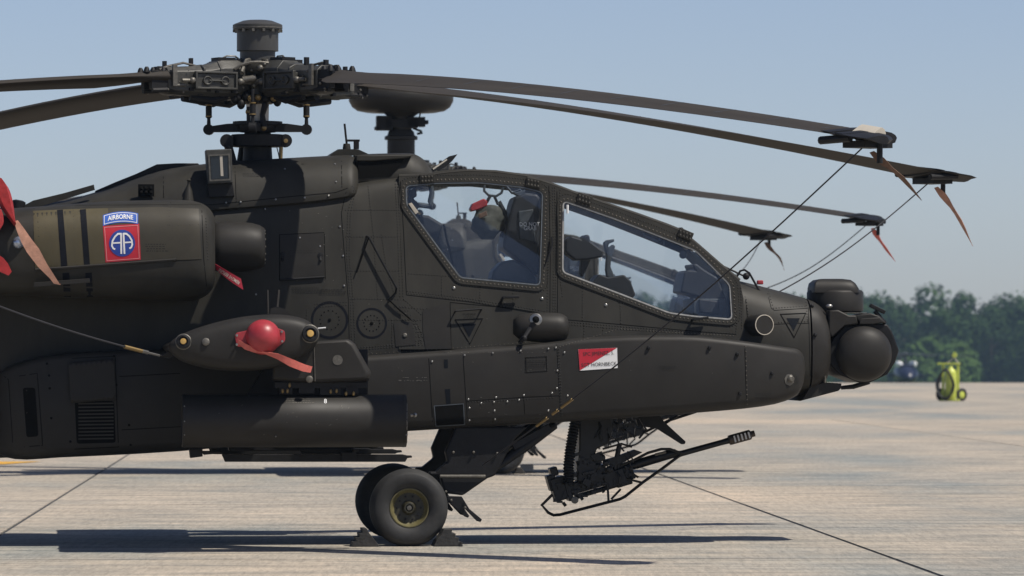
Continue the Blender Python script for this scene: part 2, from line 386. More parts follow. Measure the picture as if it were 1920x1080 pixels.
# -- tail boom, fin, stabiliser and tail wheel, mostly outside the picture
def tring(u, z0, z1, w): return chaikin([Vector((u, y * w, z0 + (z1 - z0) * k)) for y, k in ((0, 1), (-.7, 1), (-1, .75), (-1, .3), (-.7, 0), (0, 0), (.7, 0), (1, .3), (1, .75), (.7, 1))], 1)
b = B(); b.loft(interp([tring(-3.6, .85, 2.55, .5), tring(-4.6, 1.0, 2.5, .46), tring(-6.0, 1.45, 2.42, .36), tring(-8.0, 1.72, 2.36, .28), tring(-9.8, 1.85, 2.34, .22), tring(-10.6, 1.95, 2.3, .16)], 3)); obj('tail_boom', b, DRAB, HELI, 45)
b = B(); b.loft([[Vector((u0, 0, z)), Vector((u0 - .3, -.07, z)), Vector((u1, 0, z)), Vector((u0 - .3, .07, z))] for u0, u1, z in ((-9.0, -10.7, 1.95), (-9.7, -10.9, 2.6), (-10.5, -11.5, 3.9), (-10.7, -11.5, 4.0))]); obj('tail_fin', b, DRAB, HELI, 30)
b = B(); b.loft([[Vector((-10.5, y, 1.95)), Vector((-10.7, y, 2.0)), Vector((-11.5, y, 1.97)), Vector((-10.7, y, 1.93))] for y in (-1.7, 1.7)]); obj('stabilator', b, DRAB, HELI, 30)
b = B(); b.lathe([(.07, -.07), (.18, -.07), (.2, 0), (.18, .07), (.07, .07)], (-10.5, 0, .2), (0, 1, 0), 24); tw = obj('tail_wheel', b, RUBBER, HELI, 40)
b = B(); b.bar((-10.5, .1, .2), (-10.0, .1, 1.95), .06, .1); b.bar((-10.5, -.1, .2), (-10.0, -.1, 1.95), .06, .1); obj('tail_wheel_fork', b, BLACK, tw, 30)
for k in range(4):
    a_ = (30, 85, 210, 265)[k]; d = Vector((math.cos(R(a_)), 0, math.sin(R(a_)))); b = B(); b.bar(Vector((-11.1, .35, 3.5)), Vector((-11.1, .35, 3.5)) + d * 1.38, .05, .24, d.cross(Vector((0, 1, 0)))); obj('tail_rotor_blade', b, BLADE, HELI, 30)
b = B(); b.tube([(-11.1, 0, 3.5), (-11.1, .42, 3.5)], .08, 12); obj('tail_rotor_shaft', b, BLACK, HELI, 40)
# -- belly and tub under the cockpits
st = [(752, [(0, 652), (.55, 650), (.63, 660), (.63, 700), (.62, 760), (.5, 802), (0, 808)]),
      (1050, [(0, 642), (.55, 640), (.62, 650), (.63, 700), (.62, 755), (.5, 788), (0, 794)]),
      (1300, [(0, 632), (.52, 630), (.6, 640), (.61, 690), (.58, 745), (.46, 768), (0, 773)]),
      (1400, [(0, 625), (.5, 622), (.575, 640), (.57, 690), (.54, 735), (.44, 760), (0, 765)])]
b = B(); b.loft(interp([sym(p, q, 1) for p, q in st], 3)); skin(obj('belly', b, DRAB, HELI, 40))

# -- doghouse cowl over the gearbox
def cowl(px, yt, ys_, ym, vt, vs, vm): return sym(px, [(0, yt), (vt, yt + 1), (vs, ys_), (vm, ym), (vm * .98, ym + 25), (0, ym + 25)], 2)
st = [(-330, 412, 424, 446, .18, .3, .4), (60, 384, 390, 404, .2, .36, .46), (180, 360, 370, 392, .2, .4, .5), (240, 340, 356, 386, .22, .42, .53), (300, 320, 340, 382, .25, .45, .55), (370, 309, 330, 380, .28, .48, .57),
      (440, 302, 326, 374, .3, .49, .575), (560, 295, 318, 364, .3, .48, .565), (640, 291, 314, 354, .28, .46, .545), (662, 291, 313, 349, .27, .44, .53), (672, 296, 315, 346, .24, .38, .46)]
b = B(); b.loft(interp([cowl(*s_) for s_ in st], 3)); skin(obj('gearbox_cowl', b, DRAB, HELI, 50))
# raised rear deck edges behind the mast
b = B(); b.prism([L(x, y, .12) for x, y in ((178, 358), (215, 342), (255, 326), (294, 308), (330, 306), (371, 306), (376, 310), (376, 330), (300, 335), (240, 352), (180, 366))], Vector((0, .24, 0))); obj('deck_fairing', b, BLACK, HELI, 30, 0.006)
b = B(); b.prism([L(x, y, .44) for x, y in ((40, 388), (62, 376), (120, 362), (176, 346), (178, 356), (120, 374), (62, 391))], Vector((0, .02, 0))); obj('deck_strake', b, DRAB, HELI, 30)
# forward hump with its dark air intake
hump = [(668, [(0, 291), (.26, 292), (.34, 302), (.38, 325), (.38, 350), (0, 350)]), (700, [(0, 288), (.26, 289), (.34, 300), (.38, 325), (.38, 350), (0, 350)]), (760, [(0, 287), (.25, 288), (.33, 298), (.38, 322), (.38, 345), (0, 345)]),
        (782, [(0, 289), (.22, 290), (.3, 300), (.36, 322), (.36, 345), (0, 345)]), (800, [(0, 300), (.18, 302), (.26, 310), (.32, 325), (.32, 345), (0, 345)]), (812, [(0, 318), (.14, 320), (.2, 325), (.26, 332), (.26, 345), (0, 345)])]
b = B(); b.loft(interp([sym(p, q, 2) for p, q in hump], 4)); skin(obj('intake_hump', b, DRAB, HELI, 50))
b = B(); b.prism([L(x, y, .385) for x, y in ((671, 300), (700, 301), (758, 296), (753, 306), (735, 328), (732, 331), (672, 335))], Vector((0, .1, 0))); obj('intake_opening', b, SEAM, HELI, 0)
b = B(); b.prism([L(x, y, .40) for x, y in ((668, 291), (700, 291), (775, 290), (770, 294), (758, 297), (700, 302), (668, 302))], Vector((0, .2, 0))); obj('intake_lip', b, DRAB, HELI, 30, 0.008)
# low cover plate with the stub aerial on top
b = B(); b.loft([[L(x, y, v, .12) for x, v in ((x0, .12), (x1, .12), (x1, -.12), (x0, -.12))] for x0, x1, y in ((616, 698, 292), (636, 672, 280), (640, 668, 279.6))]); obj('aerial_plate', b, DRAB, HELI, 30)
b = B(); b.lathe([(.034, 0), (.034, .02), (.028, .055), (.0, .058)], L(650, 282, .0), (0, 0, 1), 12); ab = obj('aerial_base', b, DRAB, HELI, 30)
b = B(); b.tube([L(650, 270), L(646, 232)], .009, 8); obj('aerial_rod', b, BLACK, ab, 30)
b = B(); b.box(L(661, 263.5), (.12, .03, .018)); b.box(L(668, 271), (.045, .03, .075)); obj('aerial_bracket', b, BLACK, HELI, 0, .003)

# -- cockpit side walls with window openings
W1 = roundpoly([(763, 350), (821, 345), (899, 344), (977, 352), (1016, 362), (1011, 533), (864, 519), (764, 383)], 7, 4)
W2 = roundpoly([(1058, 379), (1150, 411), (1230, 442), (1303, 471), (1332, 499), (1367, 535), (1371, 597), (1300, 591), (1256, 585), (1160, 548), (1057, 509)], 7, 4)
def VC(px, py, k=1): return (.642 - (px - 752) / 640 * .045) - .135 * (650 - py) * PX
TOPL = [(748, 331), (800, 330), (845, 324), (880, 321.5), (930, 323.5), (985, 331), (1030, 345), (1075, 362), (1130, 381), (1200, 405), (1250, 423), (1275, 433), (1310, 462), (1350, 497), (1387, 527)]
OUT = TOPL + [(1394, 560), (1394, 655), (748, 655)]
def wall_sheet(side, th):
    b = B(); polys = [OUT, W1, W2]; vs = []
    tri = tessellate_polygon([[Vector((x, y, 0)) for x, y in p] for p in polys])
    flat = [q for p in polys for q in p]
    def P(q, d):
        p = L(q[0], q[1], VC(*q) - d)
        return p if side > 0 else Vector((p.x, -p.y, p.z))
    A = [b.v(P(q, 0)) for q in flat]; C = [b.v(P(q, th)) for q in flat]
    for t in tri: b.face([A[i] for i in t]); b.face([C[i] for i in reversed(t)])
    o = 0
    for p in polys:
        n = len(p)
        for i in range(n): j = (i + 1) % n; b.face([A[o + i], A[o + j], C[o + j], C[o + i]])
        o += n
    return b
def mirror(o, name=None):
    """the same piece on the port side"""
    me = o.data.copy(); me.transform(Matrix.Scale(-1, 4, (0, 1, 0))); me.flip_normals()
    c = o.copy(); c.data = me; c.name = name or o.name.split('.')[0]; COL.objects.link(c); return c
wall = skin(obj('cockpit_wall', wall_sheet(1, .025), DRAB, HELI, 25)); mirror(wall)
def ring(b, inner, outer, t, d0=0.0):
    n = len(inner)
    rr = [[L(x, y, VC(x, y) + d) for x, y in pl] for pl, d in ((inner, d0), (inner, t), (outer, t), (outer, d0))]
    for k in range(4):
        A, C = rr[k], rr[(k + 1) % 4]
    V = [[b.v(p) for p in r] for r in rr]
    for k in range(3):
        for i in range(n): j = (i + 1) % n; b.face([V[k][i], V[k][j], V[k + 1][j], V[k + 1][i]])
for Wp, nm in ((W1, 'window'), (W2, 'window')):
    b = B(); ps = [L(x, y, VC(x, y) - .008) for x, y in offset(Wp, 2)]; b.prism(ps, Vector((0, .006, 0)))
    pane = obj(nm, b, GLASS, HELI, 0); mirror(pane)
    b = B(); ring(b, offset(Wp, 0.4), offset(Wp, 2.6 if Wp is W1 else 3.0), .006, -.01); s_ = obj('window_seal', b, SEALD if Wp is W1 else SEAL, pane, 0)
    b = B(); ring(b, offset(Wp, 3.2), offset(Wp, 13), .010, -.002); s_ = skin(obj('window_frame', b, DRAB, HELI, 30)); mirror(s_)
# roof rails, cross frames and top panes
def strip(px0, px1, k, name, m, th, vin=0.0, wfrac=1.0):
    """roof piece between the two walls, following the top edge"""
    P = [p for p in dens(TOPL, 12) if px0 - .1 <= p[0] <= px1 + .1]
    b = B(); rr = []
    for x, y in P:
        v = VC(x, y) * wfrac
        rr.append([L(x, y + k, v, VC(x, y)), L(x, y + k, -v, VC(x, y)), L(x, y + k + th / PX, -v, VC(x, y)), L(x, y + k + th / PX, v, VC(x, y))])
    b.loft(rr); return obj(name, b, m, HELI, 30)
strip(748, 806, -1, 'roof_frame', DRAB, .05); strip(1018, 1052, -1, 'roof_frame', DRAB, .04); strip(1262, 1312, -1, 'roof_frame', DRAB, .04); strip(1366, 1390, -1, 'roof_frame', DRAB, .05)
strip(806, 1018, 2, 'roof_pane', GLASS, .008, wfrac=.95); strip(1052, 1262, 2, 'roof_pane', GLASS, .008, wfrac=.95); strip(1312, 1366, 2, 'windshield', GLASS, .008, wfrac=.95)
for sgn in (1, -1):
    b = B(); pth = [L(x, y - 1, sgn * (VC(x, y) - .015), VC(x, y)) for x, y in dens(TOPL, 10)]; b.tube(pth, .016, 8); obj('roof_rail', b, DRAB, HELI, 40)
# hinge blocks on the top rails
hb = B()
for x, y, a in ((801, 335, -.05), (1000, 343, .2), (1096, 373, .33), (1285, 440, .4)):
    hb = B(); rot = Matrix.Rotation(-a * -1, 3, 'Y'); hb.box(L(x, y, VC(x, y) + .012), (.125, .03, .075), rot); h_ = obj('hinge', hb, DRAB, HELI, 0, .006)
    rb = B()
    for k in range(8): rb.ball(L(x + (k % 4 - 1.5) * 6, y + (k // 4 - .5) * 8 + a * (k % 4 - 1.5) * 6, VC(x, y) + .03), .008, 6, 4)
    obj('bolts', rb, WORN, h_, 40, kind='stuff')

# -- nose
st = [(1382, [(0, 522), (.33, 524), (.485, 545), (.55, 600), (.57, 660), (.53, 735), (0, 768)]),
      (1430, [(0, 533), (.3, 536), (.47, 558), (.54, 610), (.56, 670), (.52, 738), (0, 761)]),
      (1480, [(0, 546), (.28, 549), (.45, 570), (.53, 618), (.545, 672), (.5, 732), (0, 753)]),
      (1521, [(0, 558), (.27, 560), (.44, 580), (.51, 625), (.52, 672), (.48, 728), (0, 745)])]
b = B(); b.loft(interp([sym(p, q, 2) for p, q in st], 4)); skin(obj('nose', b, DRAB, HELI, 45))
b = B(); b.loft([sym(p, q, 2) for p, q in ((1518, [(0, 566), (.42, 584), (.49, 672), (.46, 724), (0, 738)]), (1528, [(0, 566), (.42, 584), (.49, 672), (.46, 724), (0, 738)]))]); obj('nose_gap', b, SEAM, HELI, 45)
st = [(1524, [(0, 559), (.27, 561), (.45, 580), (.515, 625), (.52, 672), (.48, 728), (0, 743)]), (1540, [(0, 566), (.25, 568), (.43, 584), (.50, 628), (.51, 672), (.47, 722), (0, 738)]), (1553, [(0, 577), (.22, 579), (.4, 594), (.48, 632), (.49, 668), (.44, 706), (0, 728)]), (1558, [(0, 586), (.2, 588), (.36, 602), (.44, 636), (.45, 664), (.4, 700), (0, 720)])]
b = B(); b.loft(interp([sym(p, q, 2) for p, q in st], 3)); skin(obj('turret_collar', b, DRAB2, HELI, 45))
# chin shelf
b = B(); b.prism([L(x, y, .4) for x, y in ((1505, 748), (1520, 722), (1545, 717), (1578, 719), (1577, 728), (1572, 733), (1500, 752))], Vector((0, .8, 0))); obj('chin_shelf', b, DRAB2, HELI, 30, .01)

# -- sight turret: upper drum, bracket, lower drum with side dome
uT = L(1580, 560, .0)
b = B(); c0 = L(1574, 586, .0, .25); b.lathe([(.205, 0), (.232, .012), (.236, .03), (.236, .165), (.225, .183), (.2, .19)], c0, (0, 0, 1), 40); ud = skin(obj('night_sight_drum', b, DRAB2, HELI, 50))
b = B(); b.loft([chaikin([L(x, y, 0, .2) + Vector((0, .8 * dy * hw, 0)) for x, dy in ((x0, 1), (x0 + 6, 1.0), (x1 - 10, 1), (x1, .7), (x1, -.7), (x1 - 10, -1), (x0 + 6, -1), (x0, -1))], 2) for x0, x1, y, hw in ((1525, 1616, 549, .26), (1525, 1614, 541, .26), (1527, 1608, 531, .24), (1534, 1600, 525, .2), (1545, 1585, 523, .14))]); obj('drum_cap', b, DRAB2, ud, 60)
b = B(); b.lathe([(.255, 0), (.255, .008)], c0 + Vector((.01, 0, -.008)), (0, 0, 1), 40); obj('drum_flange', b, WORN, ud, 40)
b = B(); b.prism([L(x, y, .42) for x, y in ((1555, 582), (1572, 581), (1592, 591), (1606, 591), (1609, 608), (1585, 611), (1560, 633), (1553, 620))], Vector((0, .84, 0))); skin(obj('turret_bracket', b, DRAB2, HELI, 30, .012))
b = B(); b.prism([L(x, y, .38) for x, y in ((1604, 592), (1632, 587), (1648, 592), (1662, 606), (1612, 608))], Vector((0, .76, 0))); obj('turret_crown', b, DRAB2, HELI, 30, .01)
b = B(); b.prism([L(x, y, .43) for x, y in ((1612, 601), (1616, 597), (1650, 595), (1655, 604), (1638, 608), (1612, 608))], Vector((0, .1, 0))); obj('turret_visor', b, DRAB2, HELI, 30, .006)
cT = L(1617, 663, .36); oct_ = [(1544, 671), (1562, 634), (1584, 611), (1622, 605), (1664, 608), (1672, 620), (1686, 657), (1678, 680), (1664, 702), (1632, 717), (1610, 717), (1575, 703)]
b = B(); b.prism([L(x, y, .36) for x, y in oct_], Vector((0, .72, 0))); td = obj('target_sight_drum', b, BLACK, HELI, 30, .012)
b = B(); b.loft([[L(1620 + r_ * math.cos(t_), 663 + r_ * math.sin(t_), v_) for t_ in [2 * math.pi * k / 40 for k in range(40)]] for r_, v_ in ((52.5, .34), (52.5, .40), (50.5, .445), (45, .485), (36, .515), (24, .535), (12, .545), (1, .548))]); sd = skin(obj('side_dome', b, DRAB2, HELI, 60)); mirror(sd)
b = B(); b.tube([L(1577, 727, .2), L(1600, 725, .2), L(1630, 716, .25)], [.016, .02, .02], 8); obj('boresight_arm', b, BLACK, HELI, 40)
b = B(); b.bar(L(1631, 572, .3), L(1659, 586, .3), .05, .03); b.tube([L(1640, 583, .3), L(1660, 607, .3)], .018, 8); obj('turret_handle', b, BLACK, HELI, 30, .004)
b = B(); b.ball(L(1555, 574, .37), (.03, .02, .018), 10, 6); obj('turret_lamp', b, STEEL, HELI, 60)
b = B(); b.bar(L(1543, 690, .42), L(1542, 706, .42), .03, .035); b.bar(L(1547, 704, .42), L(1547, 718, .42), .02, .012); obj('turret_clip', b, WORN, HELI, 0)

# -- cheek bays (long side fairings)
def cheek(px, yt, yb, vin, vout, flat=.0):
    h = yb - yt
    P = [(vin, yt - 1), (vout - .06, yt), (vout - .03, yt + 1.5), (vout - .012, yt + 5), (vout - .003, yt + 11), (vout + .004, yt + h * .5), (vout, yb - 20), (vout - .012, yb - 12), (vout - .045, yb - 5), (vout - .1, yb - 1), (vin, yb)]
    return [L(px, y, v, vout) for v, y in P]
st = [(-10, 708, 846, .5, .66), (12, 690, 858, .5, .80), (50, 676, 862, .5, .92), (110, 664, 858, .5, .95), (200, 658, 854, .5, .95), (340, 655, 846, .5, .95), (520, 660, 830, .5, .95), (640, 668, 818, .5, .95), (700, 667, 813, .5, .95), (860, 656, 803, .5, .95), (1000, 645, 795, .5, .95), (1045, 640, 793, .5, .95), (1100, 634, 789, .5, .955), (1180, 630, 784, .5, .96), (1280, 629, 777, .5, .945), (1330, 632, 773, .5, .93), (1400, 640, 767, .48, .89), (1455, 648, 759, .46, .82), (1490, 653, 747, .44, .755), (1502, 658, 737, .43, .72), (1508, 668, 722, .42, .69), (1510, 682, 708, .41, .66)]
rings = [cheek(*s_) for s_ in st]
b = B(); b.loft(interp(rings, 2)); ck = skin(obj('cheek_bay', b, DRAB2, HELI, 42)); mirror(ck)

# -- engine nacelle
def sup(px, cy, hy, cv, hv, n=3.2, N=36, rear=None):
    o = []
    for k in range(N):
        t = 2 * math.pi * k / N; ct, st_ = math.cos(t), math.sin(t)
        v = cv + hv * math.copysign(abs(ct) ** (2 / n), ct); y = cy + hy * math.copysign(abs(st_) ** (2 / n), st_)
        o.append(L(px, y, v, cv + hv * .8))
    return o
st = [(-330, 480, 50, .95, .3), (-240, 478, 66, .98, .37), (-60, 474, 78, 1.0, .42), (60, 472, 84, 1.02, .44), (200, 470, 92, 1.02, .46), (300, 470, 95, 1.02, .465), (345, 470, 95, 1.02, .465), (370, 470, 92, 1.02, .455), (386, 470, 86, 1.02, .43), (397, 470, 76, 1.02, .39), (403, 470, 64, 1.02, .34)]
b = B(); b.loft(interp([sup(*s_) for s_ in st], 3) + [sup(400, 470, 60, 1.02, .31), sup(380, 470, 58, 1.02, .30)]); nc = skin(obj('engine_nacelle', b, DRAB, HELI, 50)); mirror(nc)
b = B(); ax = Vector((1, 0, 0)); c0 = L(403, 463, 1.06); k = PX * .975
b.lathe([(.10, -.1), (44 * k, -.02), (47 * k, .04), (47.5 * k, .12), (47 * k, .22), (45 * k, .30), (41 * k, .36), (36 * k, .395), (33 * k, .40), (32 * k, .39), (30 * k, .385)], c0, ax, 40); gb = skin(obj('nose_gearbox', b, DRAB2, HELI, 50)); mirror(gb)
b = B()
for a in range(14): t_ = 2 * math.pi * a / 14; b.lathe([(.008, 0), (.008, .02), (.001, .022)], c0 + Vector((.385, math.cos(t_) * 31 * k, math.sin(t_) * 31 * k)), ax, 6)
obj('gearbox_bolts', b, WORN, gb, 30, kind='stuff')
# upper cowling panel over the nacelle skin, its lighter olive partly painted sunlight
# ------------------------------------------------------------------ things laid on the skins: found by looking along photo rays
def build_tree(objs):
    vs, ps = [], []
    for o in objs:
        n = len(vs); vs += [v.co.copy() for v in o.data.vertices]; ps += [[n + i for i in p.vertices] for p in o.data.polygons]
    return BVHTree.FromPolygons(vs, ps)
TREE = build_tree(SKINS)
def hit(px, py, off=0.0, tree=None):
    o, d = NEAR.ray(px, py); r = (tree or TREE).ray_cast(o, d)
    if r[0] is None: return None, None
    n = r[1] if r[1].dot(d) < 0 else -r[1]
    return r[0] + n * off, n
def patch(name, poly, m, parent, off=.003, step=10, tree=None, th=0.0):
    """a thin piece cut to a photo outline and bent over the skin under it"""
    b = B(); vs = [b.v((x, y, 0)) for x, y in poly]; b.face(vs)
    bmesh.ops.triangulate(b.bm, faces=b.bm.faces)
    return _drape(name, b, m, parent, off, step, tree)
def _drape(name, b, m, parent, off, step, tree):
    for _ in range(7):
        es = [e for e in b.bm.edges if e.calc_length() > step]
        if not es: break
        bmesh.ops.subdivide_edges(b.bm, edges=es, cuts=1); bmesh.ops.triangulate(b.bm, faces=b.bm.faces)
    dead = []
    for v in b.bm.verts:
        p, n = hit(v.co.x, v.co.y, off, tree)
        if p is None: dead.append(v)
        else: v.co = p
    if dead: bmesh.ops.delete(b.bm, geom=dead, context='VERTS')
    return obj(name, b, m, parent, 30)
def text_mesh(s, size, bold=0.0, sx=1.0):
    c = bpy.data.curves.new('lettering', 'FONT'); c.body = s; c.size = size; c.align_x = 'CENTER'; c.align_y = 'CENTER'; c.offset = bold; c.resolution_u = 2
    o = bpy.data.objects.new('lettering', c); COL.objects.link(o)
    dg = bpy.context.evaluated_depsgraph_get(); me = bpy.data.meshes.new_from_object(o.evaluated_get(dg)); bpy.data.objects.remove(o)
    b = B(); b.bm.from_mesh(me); bpy.data.meshes.remove(me); return b
def letters(name, s, px, py, size, m, parent, ang=0.0, off=.005, bold=.0, sx=1.0, warp=None, tree=None, step=8, skew=0.0):
    b = text_mesh(s, size, bold); ca, sa = math.cos(ang), math.sin(ang)
    for v in b.bm.verts:
        x, y = v.co.x * sx, -v.co.y
        if warp: x, y = warp(x, y)
        else: x, y = px + x * ca - y * sa, py + x * sa + y * ca
        v.co = (x, y, 0)
    bmesh.ops.triangulate(b.bm, faces=b.bm.faces)
    return _drape(name, b, m, parent, off, step, tree)
def seam(b, path, w=.004, off=.0012, tree=None, step=9):
    run = []
    for x, y in dens(path, step):
        p, n = hit(x, y, off, tree)
        if p is None or (run and (p - run[-1][0]).length > .25):
            _rib(b, run, w); run = []
        if p is not None: run.append((p, n))
    _rib(b, run, w)
def _rib(b, run, w):
    if len(run) < 2: return
    vs = []
    for i, (p, n) in enumerate(run):
        t = (run[min(i + 1, len(run) - 1)][0] - run[max(i - 1, 0)][0])
        if t.length < 1e-7: continue
        s_ = t.normalized().cross(n) * w / 2; vs.append((b.v(p - s_), b.v(p + s_)))
    for a, c in zip(vs, vs[1:]): b.face((a[0], a[1], c[1], c[0]))
def rivets(b, path, step=5.0, r=.0048, tree=None, closed=False):
    for q in resample(path, step, closed):
        p, n = hit(q.x, q.y, 0, tree)
        if p is None: continue
        x = n.orthogonal().normalized(); y = n.cross(x); base = [b.v(p + (x * math.cos(t) + y * math.sin(t)) * r) for t in (0, 1.26, 2.51, 3.77, 5.03)]; top = b.v(p + n * r * .7)
        for i in range(5): b.face((base[i], base[(i + 1) % 5], top))
def screws(b, pts, r=.011, tree=None, h=.008):
    for x, y in pts:
        p, n = hit(x, y, 0, tree)
        if p is not None: b.lathe([(r, -.003), (r, h * .6), (r * .6, h), (.001, h)], p, n, 7)

# cowling panel, painted bands, shoulder emblem
PANEL = [(62, 396), (130, 393), (204, 391), (300, 389), (372, 392), (375, 440), (378, 486), (290, 489), (150, 500), (66, 507)]
cp = patch('cowl_panel', [(62, 396), (130, 393), (203, 391), (205, 440), (207, 495.5), (150, 500), (66, 507)], OLIVE, HELI, .004, 14)
patch('cowl_panel', [(203.6, 391), (300, 389), (372, 392), (375, 440), (378, 486), (290, 489), (207.6, 495.4), (205.6, 440)], mat('drab_sunlit_cowl', (.044, .039, .028), .55, var=.2, scale=3, spec=.3), HELI, .004, 14)  # drab made lighter, sunlight on the upper cowling painted in
for x0, x1, y0, y1, x2, x3 in ((107, 118, 395, 505, 115, 127), (150, 161, 394, 501, 158, 169)):
    patch('painted_band', [(x0, y0), (x1, y0 - 1), (x3, y1 - 1), (x2, y1)], STRIPE, cp, .0055, 12)
for x0, x1 in ((117, 130), (160, 172)): patch('painted_band', [(x0, 512), (x1, 511), (x1 + 3, 556), (x0 + 3, 556)], STRIPE, HELI, .003, 12)
E_ = patch('emblem', [(193, 424), (261, 420), (264, 487), (198, 492)], SIGNRED, HELI, .006, 12)
def frame_poly(o_, i_, name, m, parent, off):
    b = B(); n = len(o_); A = [b.v((x, y, 0)) for x, y in o_]; C = [b.v((x, y, 0)) for x, y in i_]
    for q in range(n): b.face((A[q], A[(q + 1) % n], C[(q + 1) % n], C[q]))
    bmesh.ops.triangulate(b.bm, faces=b.bm.faces); return _drape(name, b, m, parent, off, 8, None)
ed = [(193, 424), (261, 420), (264, 487), (198, 492)]
frame_poly(offset(ed, -2.2), offset(ed, -3.4), 'emblem_border', PALERED, E_, .0075)
el = lambda cx, cy, rx, ry, n=36: [(cx + rx * math.cos(2 * math.pi * k / n), cy + ry * math.sin(2 * math.pi * k / n)) for k in range(n)]
patch('emblem_disc', el(229, 456, 24.5, 25), SIGNBLUE, E_, .0085, 8)
def stroke(b, path, w):
    P = [Vector(p) for p in path]; vs = []
    for i, p in enumerate(P):
        t = (P[min(i + 1, len(P) - 1)] - P[max(i - 1, 0)]).normalized(); n = Vector((-t.y, t.x)) * w / 2; vs.append((b.v((*(p + n), 0)), b.v((*(p - n), 0))))
    for a, c in zip(vs, vs[1:]): b.face((a[0], a[1], c[1], c[0]))
b = B()
stroke(b, [(227.5, 476), (227, 437.5)], 3.2); stroke(b, [(233.5, 476), (231.5, 437.5)], 3.2)
stroke(b, [(227.6, 438.6), (221, 438.8), (215.5, 444), (211, 452), (209.8, 461), (212.5, 466), (216, 467.5)], 3.2); stroke(b, [(231.4, 438.4), (237, 438.6), (242.5, 443), (247, 450.5), (248, 459), (246, 464), (242.5, 466)], 3.2)
stroke(b, [(210.5, 456), (227.5, 455)], 2.8); stroke(b, [(232, 455), (248, 454)], 2.8)
bmesh.ops.triangulate(b.bm, faces=b.bm.faces); _drape('emblem_letters', b, WHITE, E_, .0105, 8, None)
def arc(x, y): # x along the tab, y across it, bent like an arch
    return 226 + x, 410.5 + y + (x / 34) ** 2 * 5.2 - 2.8 + x * -.05
tabo = [(-34 - .6 * s, 10 * s) for s in (-1, 1)]
def tabpoly(w, h): return [arc(x, -h) for x in [w * (k / 8 - 1) for k in range(17)]] + [arc(x, h) for x in [w * (1 - k / 8) for k in range(17)]]
T_ = patch('shoulder_tab', tabpoly(33, 10), TABBLUE, HELI, .006, 10)
frame_poly(tabpoly(31, 8.2), tabpoly(30, 7.2), 'tab_border', WHITE, T_, .0075)
letters('tab_lettering', 'AIRBORNE', 0, 0, 11.5, WHITE, T_, off=.009, bold=.25, sx=.86, warp=lambda x, y: arc(x, y))

# placard on the cheek bay
PL = [(1084, 655), (1157, 652), (1158, 690), (1087, 695)]
P_ = patch('placard', PL, WHITE, HELI, .004, 14)
patch('placard_red_half', [(1084.3, 655), (1156.8, 652.2), (1087, 694.6)], SIGNRED, P_, .0055, 14)
letters('placard_lettering', 'SPC JIMENEZ, S.', 1122, 663, 10, INK, P_, ang=-.05, off=.007, sx=.86)
letters('placard_lettering', 'SGT HORNBECK', 1123, 683.5, 10, INK, P_, ang=-.05, off=.007, sx=.9)
# inverted triangles
for cx, cy, w, h, k in ((879, 618, 27, 48, 1.0), (1487, 607, 25, 46, .95)):
    o_ = [(cx - w, cy - h * .42 + 1), (cx + w, cy - h * .42 - 1), (cx + 2, cy + h * .6)]; t_ = frame_poly(o_, offset(o_, -1.6), 'rescue_triangle', SEAM, HELI, .003)
    patch('rescue_triangle_core', [(cx - w * .5, cy - h * .22), (cx + w * .5, cy - h * .22), (cx + 1, cy + h * .3)], TRI, t_, .003, 14)

# seams
b = B()
for p in ([(671, 346), (629, 361), (551, 368), (396, 384), (300, 384)], [(640, 292), (641, 352)], [(660, 350), (648, 362), (640, 400), (646, 480), (653, 560), (655, 650)], [(751, 340), (757, 440), (762, 553)], [(762, 553), (880, 566), (1030, 592)], [(1029, 348), (1032, 470), (1031, 592)],
          [(1044, 350), (1046, 470), (1045, 598)], [(1045, 598), (1160, 608), (1290, 620), (1380, 627)], [(1397, 556), (1402, 600)], [(300, 384), (140, 385)], [(440, 304), (443, 380)], [(306, 322), (307, 381)], [(800, 578), (802, 652)], [(844, 567), (846, 655)], [(844, 567), (960, 578), (1030, 590)],
          [(868, 664), (877, 800)], [(1044, 646), (1052, 790)], [(877, 752), (980, 745), (1050, 742)], [(982, 746), (985, 795)], [(1396, 640), (1400, 766)], [(1437, 542), (1446, 578), (1452, 582), (1515, 578)], [(1515, 560), (1518, 650), (1520, 740)], [(1447, 608), (1518, 606)],
          [(66, 507), (64, 391)], [(378, 386), (382, 486), (388, 545)], [(378, 486), (290, 490), (66, 508)], [(320, 380), (318, 486)], [(204, 384), (205, 420)],
          [(608, 438), (610, 524)], [(524, 440), (524, 526)], [(524, 440), (608, 436)], [(804, 672), (812, 808)]):
    seam(b, p, .0055)
obj('panel_seams', b, SEAM, HELI, 0, kind='stuff')
